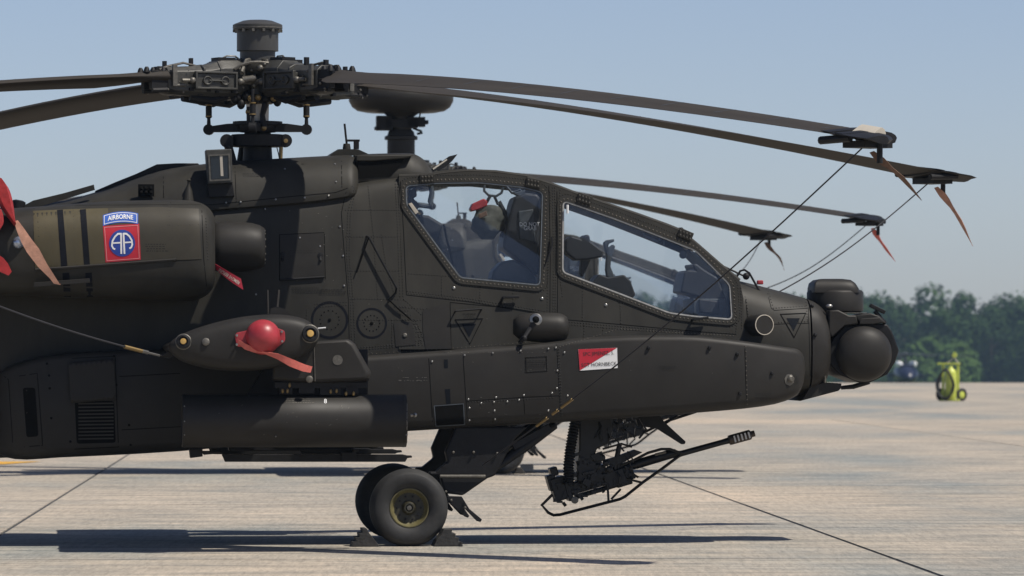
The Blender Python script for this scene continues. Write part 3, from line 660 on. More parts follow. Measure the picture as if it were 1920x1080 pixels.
# rivet rows
b = B()
for Wp in (W1, W2): rivets(b, offset(Wp, 16.5), 5.2, .0060, closed=True)
for p in ([(664, 352), (652, 400), (650, 480), (657, 560), (660, 650)], [(668, 352), (657, 400), (655, 480), (662, 560), (666, 650)], [(745, 340), (751, 440), (756, 560), (790, 590)], [(741, 340), (746, 440), (750, 560)], [(648, 394), (745, 394)], [(648, 444), (748, 444)], [(655, 508), (752, 508)], [(660, 560), (758, 562)], [(664, 600), (800, 600)], [(690, 350), (700, 440), (708, 560)], [(715, 440), (725, 505), (742, 560)],
          [(1024, 350), (1027, 470), (1026, 588)], [(1036, 352), (1038, 470), (1037, 600)], [(1040, 352), (1042, 470), (1041, 600)], [(1050, 356), (1050, 520), (1055, 560)], [(766, 513), (860, 519)], [(764, 546), (880, 560), (1025, 584)], [(766, 550), (880, 564), (1025, 588)], [(828, 519), (828, 552)], [(900, 526), (900, 565)], [(962, 534), (962, 573)], [(1092, 530), (1092, 602)], [(1162, 552), (1164, 606)],
          [(1046, 602), (1160, 612), (1290, 622), (1385, 626)], [(1046, 607), (1160, 617), (1250, 622)], [(1095, 610), (1095, 632)], [(1130, 614), (1131, 630)], [(672, 652), (790, 643)], [(672, 656), (790, 647)], [(735, 600), (735, 650)], [(775, 602), (792, 648)], [(780, 602), (796, 640)], [(740, 575), (800, 580)],
          [(1376, 530), (1381, 600), (1380, 625)], [(1389, 540), (1391, 620)], [(1399, 562), (1404, 600)], [(1450, 578), (1514, 574)], [(1441, 546), (1449, 576)], [(1511, 562), (1514, 600)], [(1460, 605), (1516, 603)],
          [(75, 500), (180, 490), (290, 484), (374, 481)], [(75, 504), (180, 494), (290, 488), (374, 485)], [(318, 384), (316, 480)], [(315, 384), (313, 480)], [(70, 400), (76, 500)], [(84, 400), (88, 500)], [(137, 390), (142, 495)], [(270, 425), (374, 421)], [(386, 410), (390, 490)], [(98, 436), (190, 432)],
          [(1398, 650), (1401, 762)], [(1045, 655), (1051, 780)], [(1048, 655), (1054, 780)], [(880, 754), (1040, 746)], [(985, 670), (1025, 668)], [(985, 698), (1026, 696)], [(985, 670), (985, 698)], [(1025, 668), (1026, 696)], [(790, 800), (1050, 783)], [(590, 570), (650, 566)], [(590, 576), (650, 572)], [(575, 640), (575, 580)]):
    rivets(b, p, 5.4, .0064)
for k in range(9): rivets(b, [(740 + k * 5, 575 + k * 8), (760 + k * 5, 575 + k * 8)], 5.0, .0055)
obj('rivet_rows', b, RIVET, HELI, 40, kind='stuff')
b = B()
for Wp in (W1, W2): rivets(b, offset(Wp, 8), 7.4, .0085, closed=True)
rivets(b, [(1398, 650), (1401, 762)], 9, .007); rivets(b, [(1050, 650), (1160, 617), (1250, 623), (1380, 630)], 6, .006); rivets(b, [(690, 664), (860, 652), (1000, 641)], 8, .005)
obj('frame_rivets', b, RIVETL, HELI, 40, kind='stuff')
# bright fasteners
b = B()
screws(b, [(637, 425), (643, 480), (645, 536), (534, 317), (562, 446), (424, 380), (451, 379), (571, 371), (616, 367), (628, 308), (630, 341), (517, 374), (480, 552), (600, 462), (497, 392)], .0085)
screws(b, [(871, 666), (924, 662), (976, 658), (1028, 654), (1042, 652), (1045, 695), (1044, 728), (1035, 737), (982, 741), (930, 745), (878, 749), (880, 765), (880, 788), (902, 756), (926, 754), (927, 770), (951, 753), (973, 750), (928, 786), (1058, 661), (1064, 742), (810, 678), (1028, 770)], .0085)
screws(b, [(851, 540), (1136, 572), (1016, 560)], .013)
obj('fasteners', b, STEEL, HELI, 40, kind='stuff')
b = B()
screws(b, [(1216, 652), (1330, 652), (1382, 664), (1387, 738), (1522, 575), (1528, 628), (1447, 700)], .016, h=.02)
obj('latches', b, BLACK, HELI, 40, kind='stuff')
b = B(); screws(b, [(1480, 712)], .05, h=.006); screws(b, [(1481, 710)], .03, h=.03); obj('static_port', b, WORN, HELI, 40)

# faded stencil rows, too worn to read
b = B()
for x0, x1, y0, rows in ((545, 605, 540, 3), (598, 648, 543, 3), (272, 312, 458, 4), (1236, 1266, 687, 2), (1415, 1446, 738, 3), (1480, 1500, 706, 4), (540, 590, 470, 2), (455, 500, 326, 2), (985, 1025, 676, 4), (868, 894, 588, 3)):
    for k in range(rows):
        x = x0 + random.uniform(0, 4)
        while x < x1 - random.uniform(0, 8): w_ = random.uniform(1.5, 5.5); seam(b, [(x, y0 + k * 4.2), (x + w_, y0 + k * 4.2)], .006, .0045, step=3); x += w_ + 2
obj('worn_stencils', b, RIVET, HELI, 0, kind='stuff')
# paint chips along the edges that hands and boots touch
b = B()
for k in range(90):
    x, y = random.choice(((random.uniform(690, 1040), 661), (random.uniform(870, 1050), random.uniform(745, 790)), (random.uniform(700, 1400), random.uniform(640, 700)), (random.uniform(540, 650), random.uniform(390, 560)), (random.uniform(690, 1040), random.uniform(560, 640))))
    seam(b, [(x, y), (x + random.uniform(.6, 3), y + random.uniform(-1, 1))], random.uniform(.002, .005), .0025, step=2)
for k in range(24): x = 745 + random.uniform(0, 55); y = 708 + random.choice((0, 5, 6)); seam(b, [(x, y), (x + random.uniform(1, 4), y)], .005, .0025, step=2)
obj('paint_chips', b, WORN, HELI, 0, kind='stuff')

# -- small panels and fittings on the starboard side
patch('access_door', [(525, 441), (606, 437), (608, 521), (526, 523)], DRAB2, HELI, .004, 20)
for x in (530, 601): q = B(); p, n = hit(x, 478); q.lathe([(.022, 0), (.022, .01), (.012, .012)], p, n, 12); q.bar(p, p + Vector((0, 0, -.05)) + n * .02, .015, .015); obj('door_latch', q, BLACK, HELI, 30)
q = B(); q.tube([hit(x, y, .012)[0] for x, y in ((526, 525), (608, 520))], .010, 6); obj('hinge_strip', q, BLACK, HELI, 30)
patch('access_cover', [(792, 582), (836, 570), (842, 572), (846, 654), (798, 655), (793, 620)], DRAB2, HELI, .004, 14)
q = B()
for (cx, cy), r_ in (((697, 606), 27), ((618, 600), 33)):
    q = B(); path = el(cx, cy, r_, r_, 40); seam(q, path + [path[0]], .017 if r_ == 27 else .02, .002, step=4); o_ = obj('tread_ring', q, STRIPE, HELI, 0)
    q = B(); rivets(q, el(cx, cy, r_ * .55, r_ * .55, 14), r_ * .25, .007, closed=True); screws(q, [(cx, cy)], .014); obj('ring_bolts', q, SEAM, o_, 40, kind='stuff')
q = B(); pts = [hit(x, y, .05)[0] for x, y in ((690, 447), (715, 493), (742, 541))]; q.tube([hit(688, 443)[0]] + pts + [hit(742, 549)[0]], .009, 6); obj('step_rod', q, BLACK, HELI, 30)
q = B(); q.tube([hit(668, 512, .02)[0], hit(690, 447, .03)[0]], .006, 6); obj('step_stay_and_shadow', q, SEAM, HELI, 30); q = B(); q.tube([hit(x, y, .02)[0] for x, y in ((742, 549), (728, 562), (745, 578), (770, 600))], .007, 6); obj('step_stay_and_shadow', q, SEAM, HELI, 30)  # first dark tube is the step rod's cast shadow, modelled as a shape
q = B(); q.bar(hit(941, 559, .04)[0], hit(972, 558, .04)[0], .03, .02); q.tube([hit(942, 560)[0], hit(942, 560, .05)[0]], .012, 6); q.tube([hit(936, 575, .01)[0], hit(942, 560, .04)[0]], .010, 6); obj('door_handle', q, BLACK, HELI, 30, .003)
q = B(); q.bar(hit(1298, 600, .04)[0], hit(1327, 597, .04)[0], .03, .02); q.tube([hit(1298, 600)[0], hit(1298, 600, .05)[0]], .012, 6); obj('door_handle', q, BLACK, HELI, 30, .003)
q = B(); q.tube([hit(853, 585)[0], hit(853, 585, .06)[0], hit(902, 581, .06)[0], hit(902, 581)[0]], .008, 6); obj('grab_rail', q, BLACK, HELI, 30)
q = B(); q.tube([hit(1034, 445, .02)[0], hit(1035, 460, .03)[0], hit(1025, 492, .02)[0]], .007, 6); obj('frame_cable', q, BLACK, HELI, 30)
patch('hatch_plate', [(738, 606), (772, 604), (780, 646), (742, 650)], DRAB2, HELI, .004, 14)
screws_b = B(); screws(screws_b, [(759, 629)], .02, h=.015); obj('hatch_knob', screws_b, WORN, HELI, 30)
patch('dark_vent', [(815, 762), (868, 758), (870, 794), (818, 797)], SEAM, HELI, .006, 5)
fr_ = [(815, 762), (868, 758), (870, 794), (818, 797)]; frame_poly(offset(fr_, 1.8), fr_, 'vent_frame', COCKG, HELI, .008)
frame_poly([(985, 670), (1025, 668), (1026, 696), (986, 699)], offset([(985, 670), (1025, 668), (1026, 696), (986, 699)], -1.2), 'data_plate', SEAM, HELI, .003)
patch('tape_mark', [(832, 662), (839, 661), (840, 690), (833, 690)], TRI, HELI, .002, 20); patch('tape_mark', [(834, 730), (844, 729), (845, 757), (837, 758)], TRI, HELI, .002, 20)
# lower bay doors behind the wing
for nm, pl, m_, of_ in (('equipment_cover', [(128, 680), (214, 672), (218, 750), (133, 756)], DRAB2, .02), ('grille', [(140, 752), (214, 752), (217, 830), (144, 832)], SEAM, .003), ('side_slot', [(43, 727), (66, 727), (72, 818), (50, 820)], SEAM, .003)):
    o_ = patch(nm, roundpoly(pl, 5, 3), m_, HELI, of_, 12)
    if nm == 'equipment_cover': md_ = o_.modifiers.new('solid', 'SOLIDIFY'); md_.thickness = .03; md_.offset = 0
q = B()
for k in range(11): seam(q, [(147, 757 + k * 6.6), (213, 756 + k * 6.6)], .012, .006)
obj('grille_slats', q, DRAB, HELI, 0, kind='stuff')
q = B()
for pl in ([(135, 672), (216, 668), (222, 838), (140, 842)], [(36, 705), (70, 700), (80, 835), (45, 838)], [(224, 706), (338, 700)], [(228, 806), (340, 800)], [(2, 700), (16, 712), (24, 830)]): seam(q, pl, .006)
screws(q, [(92, 704), (93, 728), (96, 784), (132, 828), (218, 722), (214, 668), (242, 797), (245, 834), (88, 682)], .010)
obj('bay_seams', q, SEAM, HELI, 0, kind='stuff')
# searchlight box beside the mast
q = B(); q.prism([L(x, y, .66) for x, y in ((385, 281), (434, 279), (437, 343), (390, 345))], Vector((0, .22, 0))); lb = obj('sensor_box', q, HUBG, HELI, 0, .008)
q = B(); fp = [(390, 290), (431, 288), (433, 338), (393, 340)]
oo, ii = fp, offset(fp, -3); A = [q.v(L(x, y, .672)) for x, y in oo]; C = [q.v(L(x, y, .672)) for x, y in ii]
for k in range(4): q.face((A[k], A[(k + 1) % 4], C[(k + 1) % 4], C[k]))
A2 = [q.v(L(x, y, .655)) for x, y in oo]
for k in range(4): q.face((A[k], A[(k + 1) % 4], A2[(k + 1) % 4], A2[k]))
obj('box_frame', q, WORN, lb, 0)
q = B(); q.prism([L(x, y, .664) for x, y in offset(fp, -4)], Vector((0, .003, 0))); obj('box_window', q, mat('sensor_glass', (.012, .016, .022), .08, var=.1), lb, 0)
q = B(); q.prism([L(x, y, .668) for x, y in ((412, 292), (417, 292), (419, 330), (414, 330))], Vector((0, .002, 0))); obj('box_label', q, CREAM, lb, 0)
q = B(); q.prism([L(x, y, .6) for x, y in ((388, 345), (436, 343), (440, 368), (392, 370))], Vector((0, .1, 0))); obj('box_bracket', q, BLACK, lb, 0, .005)
q = B(); q.lathe([(.055, 0), (.03, .12), (.012, .16), (.012, .19), (.02, .2), (.001, .215)], L(352, 384, .62), (.05, 0, 1), 14); obj('blade_aerial', q, DRAB, HELI, 50)
q = B()
for k in range(6): q.lathe([(.012, 0), (.012, .02), (.001, .022)], L(265 + (k % 3) * 9, 353 + (k // 3) * 8, .54), (0, -1, .3), 8)
q.box(L(274, 357, .53), (.13, .02, .1)); obj('connector_panel', q, SEAM, HELI, 30)
q = B(); q.bar(L(64, 534, 1.47), L(168, 526, 1.5), .03, .035); obj('drip_rail', q, DRAB2, HELI, 0, .003)
q = B(); q.tube([L(66, 506, 1.475), L(330, 487, 1.49)], .012, 6); obj('cowl_hinge', q, DRAB2, HELI, 30)
# wire cutter fin on top of the canopy
q = B(); q.prism([L(x, y, .02) for x, y in ((808, 318), (842, 293), (858, 289), (848, 302), (833, 315), (812, 321))], Vector((0, .04, 0))); obj('wire_cutter', q, BLACK, HELI, 0, .004)
q = B(); q.bar(L(812, 317, .05), L(838, 299, .05), .01, .012); obj('cutter_blade', q, CREAM, HELI, 0)
# wiper, nose cable, red plug
q = B(); q.tube([L(x, y, .3) for x, y in ((1358, 500), (1375, 508), (1400, 520))], .008, 6); q.tube([L(x, y, .36) for x, y in ((1381, 520), (1388, 508), (1396, 506), (1405, 512), (1415, 530), (1427, 551))], .009, 6); q.ball(L(1399, 518, .3), .03, 8, 6); obj('windshield_wiper', q, BLACK, HELI, 40)
q = B(); q.box(L(1425, 529.5, .15), (.05, .06, .035)); obj('pitot_plug', q, RED, HELI, 0, .008)
q = B(); q.prism([L(x, y, .05) for x, y in ((1266, 432), (1270, 427), (1279, 426), (1290, 437), (1286, 442))], Vector((0, .1, 0))); obj('top_light', q, BLACK, HELI, 0, .006)
# nose sensor barrel and mid side sensor barrel
q = B(); a0, a1 = L(1404, 610, .42), L(1433, 609, .70); d = (a1 - a0).normalized(); ln = (a1 - a0).length
q.lathe([(.07, -.05), (.088, 0), (.09, ln * .6), (.088, ln - .01), (.082, ln)], a0, d, 28); nb = obj('warning_sensor', q, DRAB2, HELI, 50)
q = B(); q.lathe([(.084, 0), (.084, .006), (.0775, .006), (.0775, .002)], a1, d, 28, False); obj('sensor_rim', q, CREAM, nb, 40)
q = B(); q.lathe([(.072, 0), (.072, .004)], a1, d, 28); obj('sensor_face', q, DRAB2, nb, 30)
q = B(); q.lathe([(.06, -.25), (.1, -.2), (.118, -.1), (.122, .0), (.122, .1), (.112, .15), (.09, .185), (.05, .2), (.01, .204)], L(1020, 614, .80), (1, 0, -.02), 28); ms = obj('sensor_fairing', q, DRAB2, HELI, 60)
q = B(); p0 = L(1005, 600, .88); q.lathe([(.05, -.05), (.052, .02), (.05, .03), (.046, .032)], p0, (-.15, -1, .1), 24); mr_ = obj('sensor_housing', q, STEEL, ms, 40)
q = B(); q.lathe([(.03, 0), (.024, .03), (.012, .038), (.001, .04)], p0 + Vector((-.003, -.025, .003)), (-.15, -1, .1), 16); obj('sensor_lens', q, SEAM, mr_, 40)
q = B(); q.tube([L(x, y, v) for x, y, v in ((995, 614, .9), (985, 630, .95), (975, 642, .9))], [.02, .018, .02], 8); q.ball(L(983, 634, .96), .024, 8, 6); obj('sensor_joint', q, BLACK, ms, 40)
# ------------------------------------------------------------------ stub wings, pylon, rocket pod, rails
WT = [(315, 652), (319, 640), (350, 622), (400, 606), (450, 595), (500, 590), (540, 591), (575, 599), (594, 615), (600, 632), (592, 650), (565, 672), (525, 688), (470, 696), (400, 694), (345, 680), (324, 666)]
def wring(scale, v, sy=1.0, dx=0.0, dy=0.0):
    cx, cy = 458, 646
    P = [L(cx + (x - cx) * scale + dx, cy + (y - cy) * scale * sy + dy, v, 2.55) for x, y in WT]
    return chaikin(P, 2)
b = B(); b.loft(interp([wring(.97, .5, .62, -6, 3), wring(.985, 1.9, .66, -3, 3), wring(1.0, 2.28, .8, 0, 1), wring(1.0, 2.45, 1.0), wring(.995, 2.52), wring(.95, 2.585), wring(.84, 2.625), wring(.62, 2.65), wring(.3, 2.66)], 3)); wg = obj('wing', b, DRAB2, HELI, 60); mirror(wg)
WTREE = build_tree([wg])
b = B(); b.loft([[L(x, y, v_) for x, y in pl] for pl, v_ in (([(515, 655), (600, 640), (650, 637), (664, 645), (695, 698), (690, 712), (600, 716), (512, 712)], 2.12), ([(514, 655), (600, 639), (655, 636), (666, 645), (697, 700), (692, 715), (600, 718), (510, 714)], 2.18), ([(514, 655), (600, 639), (655, 636), (666, 645), (697, 700), (692, 715), (600, 718), (510, 714)], 2.34), ([(515, 655), (600, 640), (650, 637), (662, 646), (690, 699), (685, 711), (600, 715), (512, 711)], 2.39))]); py_ = obj('pylon', b, DRAB2, HELI, 30, .018); mirror(py_)
b = B(); seam_p = [L(589, 640, 2.395), L(591, 715, 2.395)]; b.tube(seam_p, .004, 4)
for x, y in ((633, 675),): b.lathe([(.04, 0), (.04, .004)], L(x, y, 2.39), (0, -1, 0), 16)
b.lathe([(.028, 0), (.028, .03), (.02, .035), (.001, .036)], L(580, 711, 2.40), (0, -1, 0), 14); obj('pylon_fittings', b, WORN, py_, 30)
b = B()
for x0, x1, y0, y1 in ((515, 690, 716, 728), (524, 548, 726, 740), (600, 640, 726, 741), (648, 672, 722, 740), (560, 590, 724, 738)): b.prism([L(x, y, 2.32) for x, y in ((x0, y0), (x1, y0), (x1, y1), (x0, y1))], Vector((0, .14, 0)))
sk_ = obj('store_rack', b, BLACK, HELI, 0, .006); mirror(sk_)
b = B()
for x, y in ((530, 733), (539, 733), (631, 733), (620, 734), (649, 738), (663, 738), (543, 722)): b.ball(L(x, y, 2.335), (.012, .012, .02), 6, 5)
obj('rack_pins', b, BRASS, sk_, 40, kind='stuff')
c0 = L(342, 789.5, 2.24, 2.45); c1 = L(765, 790, 2.24, 2.45); ln = c1.x - c0.x; r_ = 49.3 * PX * .952
b = B(); b.lathe([(r_ * .9, .02), (r_ * .93, 0), (r_, .004), (r_ + .002, .03), (r_, .035), (r_, ln * .4), (r_ + .001, ln * .64), (r_, ln * .641), (r_, ln - .03), (r_ + .002, ln - .028), (r_, ln - .002), (r_ * .93, ln), (r_ * .9, ln - .03)], c0, (1, 0, 0), 48); pod = obj('rocket_pod', b, DRAB2, HELI, 40); mirror(pod)
b = B()
for k in range(19):
    rr, aa = (0, 0) if k == 0 else ((.075, k * 1.047) if k < 7 else (.15, k * .5236)); b.lathe([(.036, 0), (.036, .012)], c0 + Vector((ln - .02, rr * math.cos(aa), rr * math.sin(aa))), (1, 0, 0), 10)
obj('tube_mouths', b, SEAM, pod, 30, kind='stuff')
PTREE = build_tree([pod])
letters('pod_mark', '8', 610, 753, 12, WHITE, pod, off=.003, tree=PTREE)
b = B()
for r0 in range(3):
    x = 537
    while x < 578 - r0 * -4: w = random.uniform(1.5, 5); seam(b, [(x, 748.5 + r0 * 3.4), (x + w, 748.5 + r0 * 3.4)], .005, .002, PTREE, 2); x += w + 1.6
for k in range(30):
    x = random.uniform(345, 760); seam(b, [(x, 741.5 + random.random() * 1.5), (x + random.uniform(2, 10), 741.5 + random.random())], .004, .002, PTREE, 3)
for k in range(22): y = random.uniform(744, 830); seam(b, [(762.5 + random.random() * 1.5, y), (763, y + random.uniform(2, 9))], .005, .002, PTREE, 3)
for k in range(14): x, y = random.uniform(360, 740), random.uniform(755, 825); seam(b, [(x, y), (x + random.uniform(1, 5), y - random.uniform(0, 3))], .003, .002, PTREE, 2)
obj('scuffs', b, WORN, pod, 0, kind='stuff')
b = B(); screws(b, [(346, 762), (346, 790), (346, 815), (762, 815), (517, 818)], .006, PTREE); obj('pod_rivets', b, STEEL, pod, 40, kind='stuff')
b = B(); b.tube([L(770, 779, 2.2), L(779, 778, 2.2)], .012, 6); b.ball(L(778, 778, 2.2), .018, 8, 6); obj('arming_lug', b, STEEL, pod, 40)
# missile rails under the inner pylon
b = B(); b.prism([L(x, y, 1.62) for x, y in ((516, 655), (690, 655), (690, 812), (660, 846), (430, 846), (420, 812))], Vector((0, .16, 0))); ip = obj('inner_pylon', b, BLACK, HELI, 0, .01); mirror(ip)
for (x0, x1, y0, y1, v0) in ((416, 764, 852, 866, 1.80), (560, 745, 842, 851, 1.72), (416, 740, 853, 865, 1.45)):
    b = B(); b.prism([L(x, y, v0) for x, y in ((x0, y0), (x1 - 8, y0), (x1, y0 + 2), (x1 + 8, y0 + 2), (x1 + 9, y0 + 6), (x1, y0 + 7), (x1 - 4, y1), (x0 + 6, y1))], Vector((0, .07, 0))); o_ = obj('missile_rail', b, BLACK, HELI, 0, .004); mirror(o_)
for x0, x1, y0, y1 in ((355, 380, 842, 859), (380, 416, 846, 853), (640, 668, 848, 866), (660, 672, 842, 850)): b = B(); b.prism([L(x, y, 1.83) for x, y in ((x0, y0), (x1, y0), (x1, y1 - 3), (x0 + 2, y1))], Vector((0, .2, 0))); obj('rail_bracket', b, BLACK, HELI, 0, .004)
# wing tip sensors
for x, y, r_, v_ in ((344, 641, 13, 2.60), (581, 626, 15, 2.62)):
    p, n = hit(x, y, 0, WTREE); n = (n + Vector((0, -2.2, 0.3))).normalized(); k = PX * .945
    b = B(); b.lathe([(r_ * k * 1.15, -.06), (r_ * k * 1.15, .004), (r_ * k, .012), (r_ * k * .98, .03), (r_ * k * .72, .034), (r_ * k * .68, .02)], p, n, 24); h_ = obj('tip_sensor', b, BLACK, HELI, 40)
    b = B(); b.lathe([(r_ * k * 1.18, .002), (r_ * k * 1.18, .006), (r_ * k * 1.05, .012)], p, n, 24, False); obj('tip_sensor_rim', b, WORN, h_, 40)
    b = B(); b.lathe([(r_ * k * .5, .012), (r_ * k * .42, .032), (.001, .036)], p, n, 16); obj('tip_sensor_lens', b, AMBER, h_, 40)
p, n = hit(386, 641, 0, WTREE); b = B(); b.lathe([(.03, -.02), (.03, .01), (.02, .015), (.001, .016)], p, n, 12); obj('wing_fitting', b, WORN, HELI, 40)
b = B(); b.tube([L(596, 616, 2.3), L(611, 614.5, 2.3)], .006, 6); obj('tip_probe', b, WHITE, HELI, 30)
b = B(); b.prism([L(x, y, 2.0) for x, y in ((300, 668), (322, 655), (333, 662), (318, 672))], Vector((0, .3, 0))); obj('tie_down_lug', b, DRAB2, HELI, 0, .004)
b = B(); b.loft([[L(x, y, v_) for x, y in ((505, 592), (508, 578), (520, 575), (535, 580), (548, 592))] for v_ in (1.9, 2.3)]); b.tube([L(503, 590, 2.31), L(502, 545, 1.6)], .008, 5); b.tube([L(520, 578, 2.3), L(523, 545, 1.6)], .01, 5); obj('wing_fence', b, DRAB2, HELI, 30)

# ------------------------------------------------------------------ landing gear
def gear(mir):
    def G(x, y, v):
        p = L(x, y, v); return Vector((p.x, -p.y, p.z)) if mir else p
    s_ = 1 if not mir else -1
    wc = G(766, 955, .98); wc = Vector((wc.x, wc.y, .312))
    b = B(); w = .125; ax = Vector((0, -1, 0)) * s_
    b.lathe([(.157, -w * .7), (.185, -w * .92), (.235, -w), (.272, -w * .95), (.30, -w * .74), (.313, -w * .45), (.316, -w * .4), (.309, -w * .38), (.309, -w * .3), (.317, -w * .28), (.3185, 0), (.317, w * .28), (.309, w * .3), (.309, w * .38), (.316, w * .4), (.313, w * .45), (.300, w * .74), (.290, w * .83), (.288, w * .88), (.27, w * .955), (.235, w), (.185, w * .92), (.157, w * .7)], wc, ax, 48, False)
    for v in b.bm.verts:
        if v.co.z < .001: v.co.z = .001
    wheel = obj('wheel', b, RUBBER, HELI, 50)
    b = B(); b.lathe([(.155, w * .5), (.160, w * .72), (.158, w * .78), (.150, w * .78), (.143, w * .66), (.132, w * .5), (.12, w * .42)], wc, ax, 40, False); rim = obj('rim', b, RIM, wheel, 35)
    b = B(); b.lathe([(.133, w * .5), (.12, w * .42), (.06, w * .40), (.048, w * .7), (.04, w * .78), (.03, w * .78), (.028, w * .5), (.001, w * .5)], wc, ax, 32, False); obj('wheel_disc', b, mat('dark_olive_disc', (.028, .025, .013), .5, var=.3, scale=14), wheel, 35)
    b = B(); b.lathe([(.157, -w * .5), (.157, -w * .72), (.12, -w * .6), (.05, -w * .9), (.001, -w * .9)], wc, ax, 32); b.lathe([(.022, w * .5), (.02, w * .8), (.001, w * .82)], wc, ax, 10); obj('axle', b, WORN, wheel, 35)
    b = B()
    for k in range(10): t = 2 * math.pi * k / 10; b.lathe([(.009, 0), (.009, .014), (.001, .016)], wc + Vector((math.cos(t) * .095, 0, math.sin(t) * .095)) + ax * w * .44, ax, 6)
    obj('rim_bolts', b, BLACK, rim, 30, kind='stuff')
    # trailing leg fairing, strut, link, step cutter
    b = B(); pl = [(855, 800), (835, 847), (839, 866), (817, 884), (804, 884), (806, 892), (825, 893), (834, 925), (868, 929), (914, 897), (928, 892), (941, 868), (965, 824), (990, 800)]
    b.prism([G(x, y, .84) for x, y in pl], Vector((0, .14 * s_, 0))); lg = obj('gear_leg', b, BLACK, HELI, 0, .015)
    b = B(); b.tube([G(825, 893, .87), G(910, 893, .87)], .014, 8); obj('gear_link', b, WORN, lg, 30)
    b = B(); b.tube([G(770, 955, .7), wc], .045, 10); b.bar(G(800, 905, .80), G(772, 950, .80), .07, .09); obj('axle_arm', b, BLACK, lg, 30, .01)
    b = B(); b.tube([G(1040, 797, .6), G(985, 835, .7), G(915, 888, .8)], [.035, .05, .03], 10); b.bar(G(1030, 800, .7), G(962, 838, .78), .03, .05); obj('shock_strut', b, BLACK, lg, 40)
    b = B(); b.prism([G(x, y, .88) for x, y in ((838, 930), (866, 931), (880, 954), (904, 974), (901, 979), (894, 977), (868, 950), (880, 967), (878, 971), (872, 969), (840, 940))], Vector((0, .05 * s_, 0))); obj('step_cutter', b, BLACK, HELI, 0, .004)
    b = B()
    for x, y in ((850, 848), (836, 922), (932, 850), (872, 952), (846, 938), (888, 848)): b.ball(G(x, y, .86 if y < 930 else .885), .012, 6, 5)
    obj('leg_bolts', b, WORN, lg, 40, kind='stuff')
gear(False); gear(True)

# ------------------------------------------------------------------ chain gun
b = B(); b.prism([L(x, y, .19) for x, y in ((1086, 780), (1150, 776), (1148, 812), (1140, 832), (1119, 842), (1113, 864), (1120, 880), (1108, 903), (1082, 903), (1086, 840))], Vector((0, .38, 0))); gun = obj('gun_turret', b, GUN, HELI, 0, .012)
b = B(); pth = [L(x, y, .22) for x, y in ((1079, 788), (1074, 815), (1069, 845), (1066, 875), (1067, 908))]; q = []; rr = []
P = dens([(p.x, p.z) for p in pth], .012)
for k, (x, z) in enumerate(P): q.append(Vector((x, pth[0].y, z))); rr.append(.05 if k % 2 else .038)
b.tube(q, rr, 10); obj('feed_chute', b, CHUTE, gun, 20)
g0, g1 = Vector((1036, 925)), Vector((1276, 853)); gd = (g1 - g0).normalized(); gn = Vector((-gd.y, gd.x))
def GP(a, o_, v=0.0): p = g0 + gd * a + gn * o_; return L(p.x, p.y, v)
b = B()
for a0, a1, o0, o1, v0 in ((2, 30, -26, 18, .12), (-2, 14, -34, -4, .10), (26, 36, -18, 24, .13), (30, 150, -8, 14, .10), (40, 145, 16, 24, .08), (60, 110, -24, -10, .12), (100, 140, -8, 22, .13), (120, 150, 10, 26, .09), (8, 22, -46, -30, .1), (128, 141, -20, -8, .1), (150, 158, -6, 18, .1)):
    b.prism([GP(a0, o0, v0), GP(a1, o0, v0), GP(a1, o1, v0), GP(a0, o1, v0)], Vector((0, 2 * v0, 0)))
rc = obj('gun_receiver', b, GUN, gun, 0, .008)
b = B()
for k in range(60): a, o_ = random.uniform(0, 150), random.uniform(-20, 24); b.box(GP(a, o_, .115 + random.random() * .02), (random.uniform(.01, .05), .03, random.uniform(.008, .03)))
for a, o_ in ((14, 22), (48, 20), (90, 18), (60, -18), (120, -14), (135, -10)): b.tube([GP(a, o_, .1), GP(a + 3, o_ + 8, .1)], .014, 6)
obj('gun_details', b, GUN, rc, 0, kind='stuff')
b = B(); b.lathe([(.03, 0), (.03, .03), (.02, .032)], GP(36, 24, .12), (0, -1, 0), 12); obj('gun_pin', b, WORN, rc, 30)
b = B(); b.tube([GP(128, -7, 0.02), GP(244, -6, .02)], .036, 12); b.tube([GP(150, -7, .02), GP(152, -7, .02)], .044, 12); b.tube([GP(165, -7, .02), GP(240, -7, .02)], .040, 12); obj('recoil_jacket', b, GUN, gun, 40)
b = B(); b.tube([GP(133, -8, .05), GP(137, -8, .05)], .045, 12); obj('jacket_band', b, STEEL, gun, 40)
b = B(); b.tube([GP(205, -14, .05), GP(226, -13, .05)], .012, 6); obj('jacket_clip', b, WORN, gun, 40)
m0, m1 = L(1268, 853, .0), L(1366, 826, .0); md = (m1 - m0).normalized()
b = B(); b.tube([m0, m0 + md * .05, m1 - md * .06, m1], [.030, .025, .024, .027], 14); brl = obj('gun_barrel', b, GUN, gun, 40)
b = B(); mm = L(1415, 813, 0); ln = (mm - m1).length; b.lathe([(.03, 0), (.04, .004), (.042, .02), (.042, ln * .82), (.034, ln * .86), (.026, ln * .88), (.026, ln), (.015, ln), (.015, ln - .03)], m1, md, 16); mz = obj('muzzle_brake', b, MUZZ, brl, 30)
b = B()
for k in range(5):
    c = m1 + md * (.05 + k * .031); up = md.cross(Vector((0, 1, 0)))
    b.box(c + Vector((0, -.034, 0)), (.013, .02, .055), Matrix.Rotation(-math.atan2(md.z, md.x), 3, 'Y'))
obj('brake_slots', b, mat('bright_slot', (.5, .5, .5), .5, var=.1), mz, 0)
b = B()
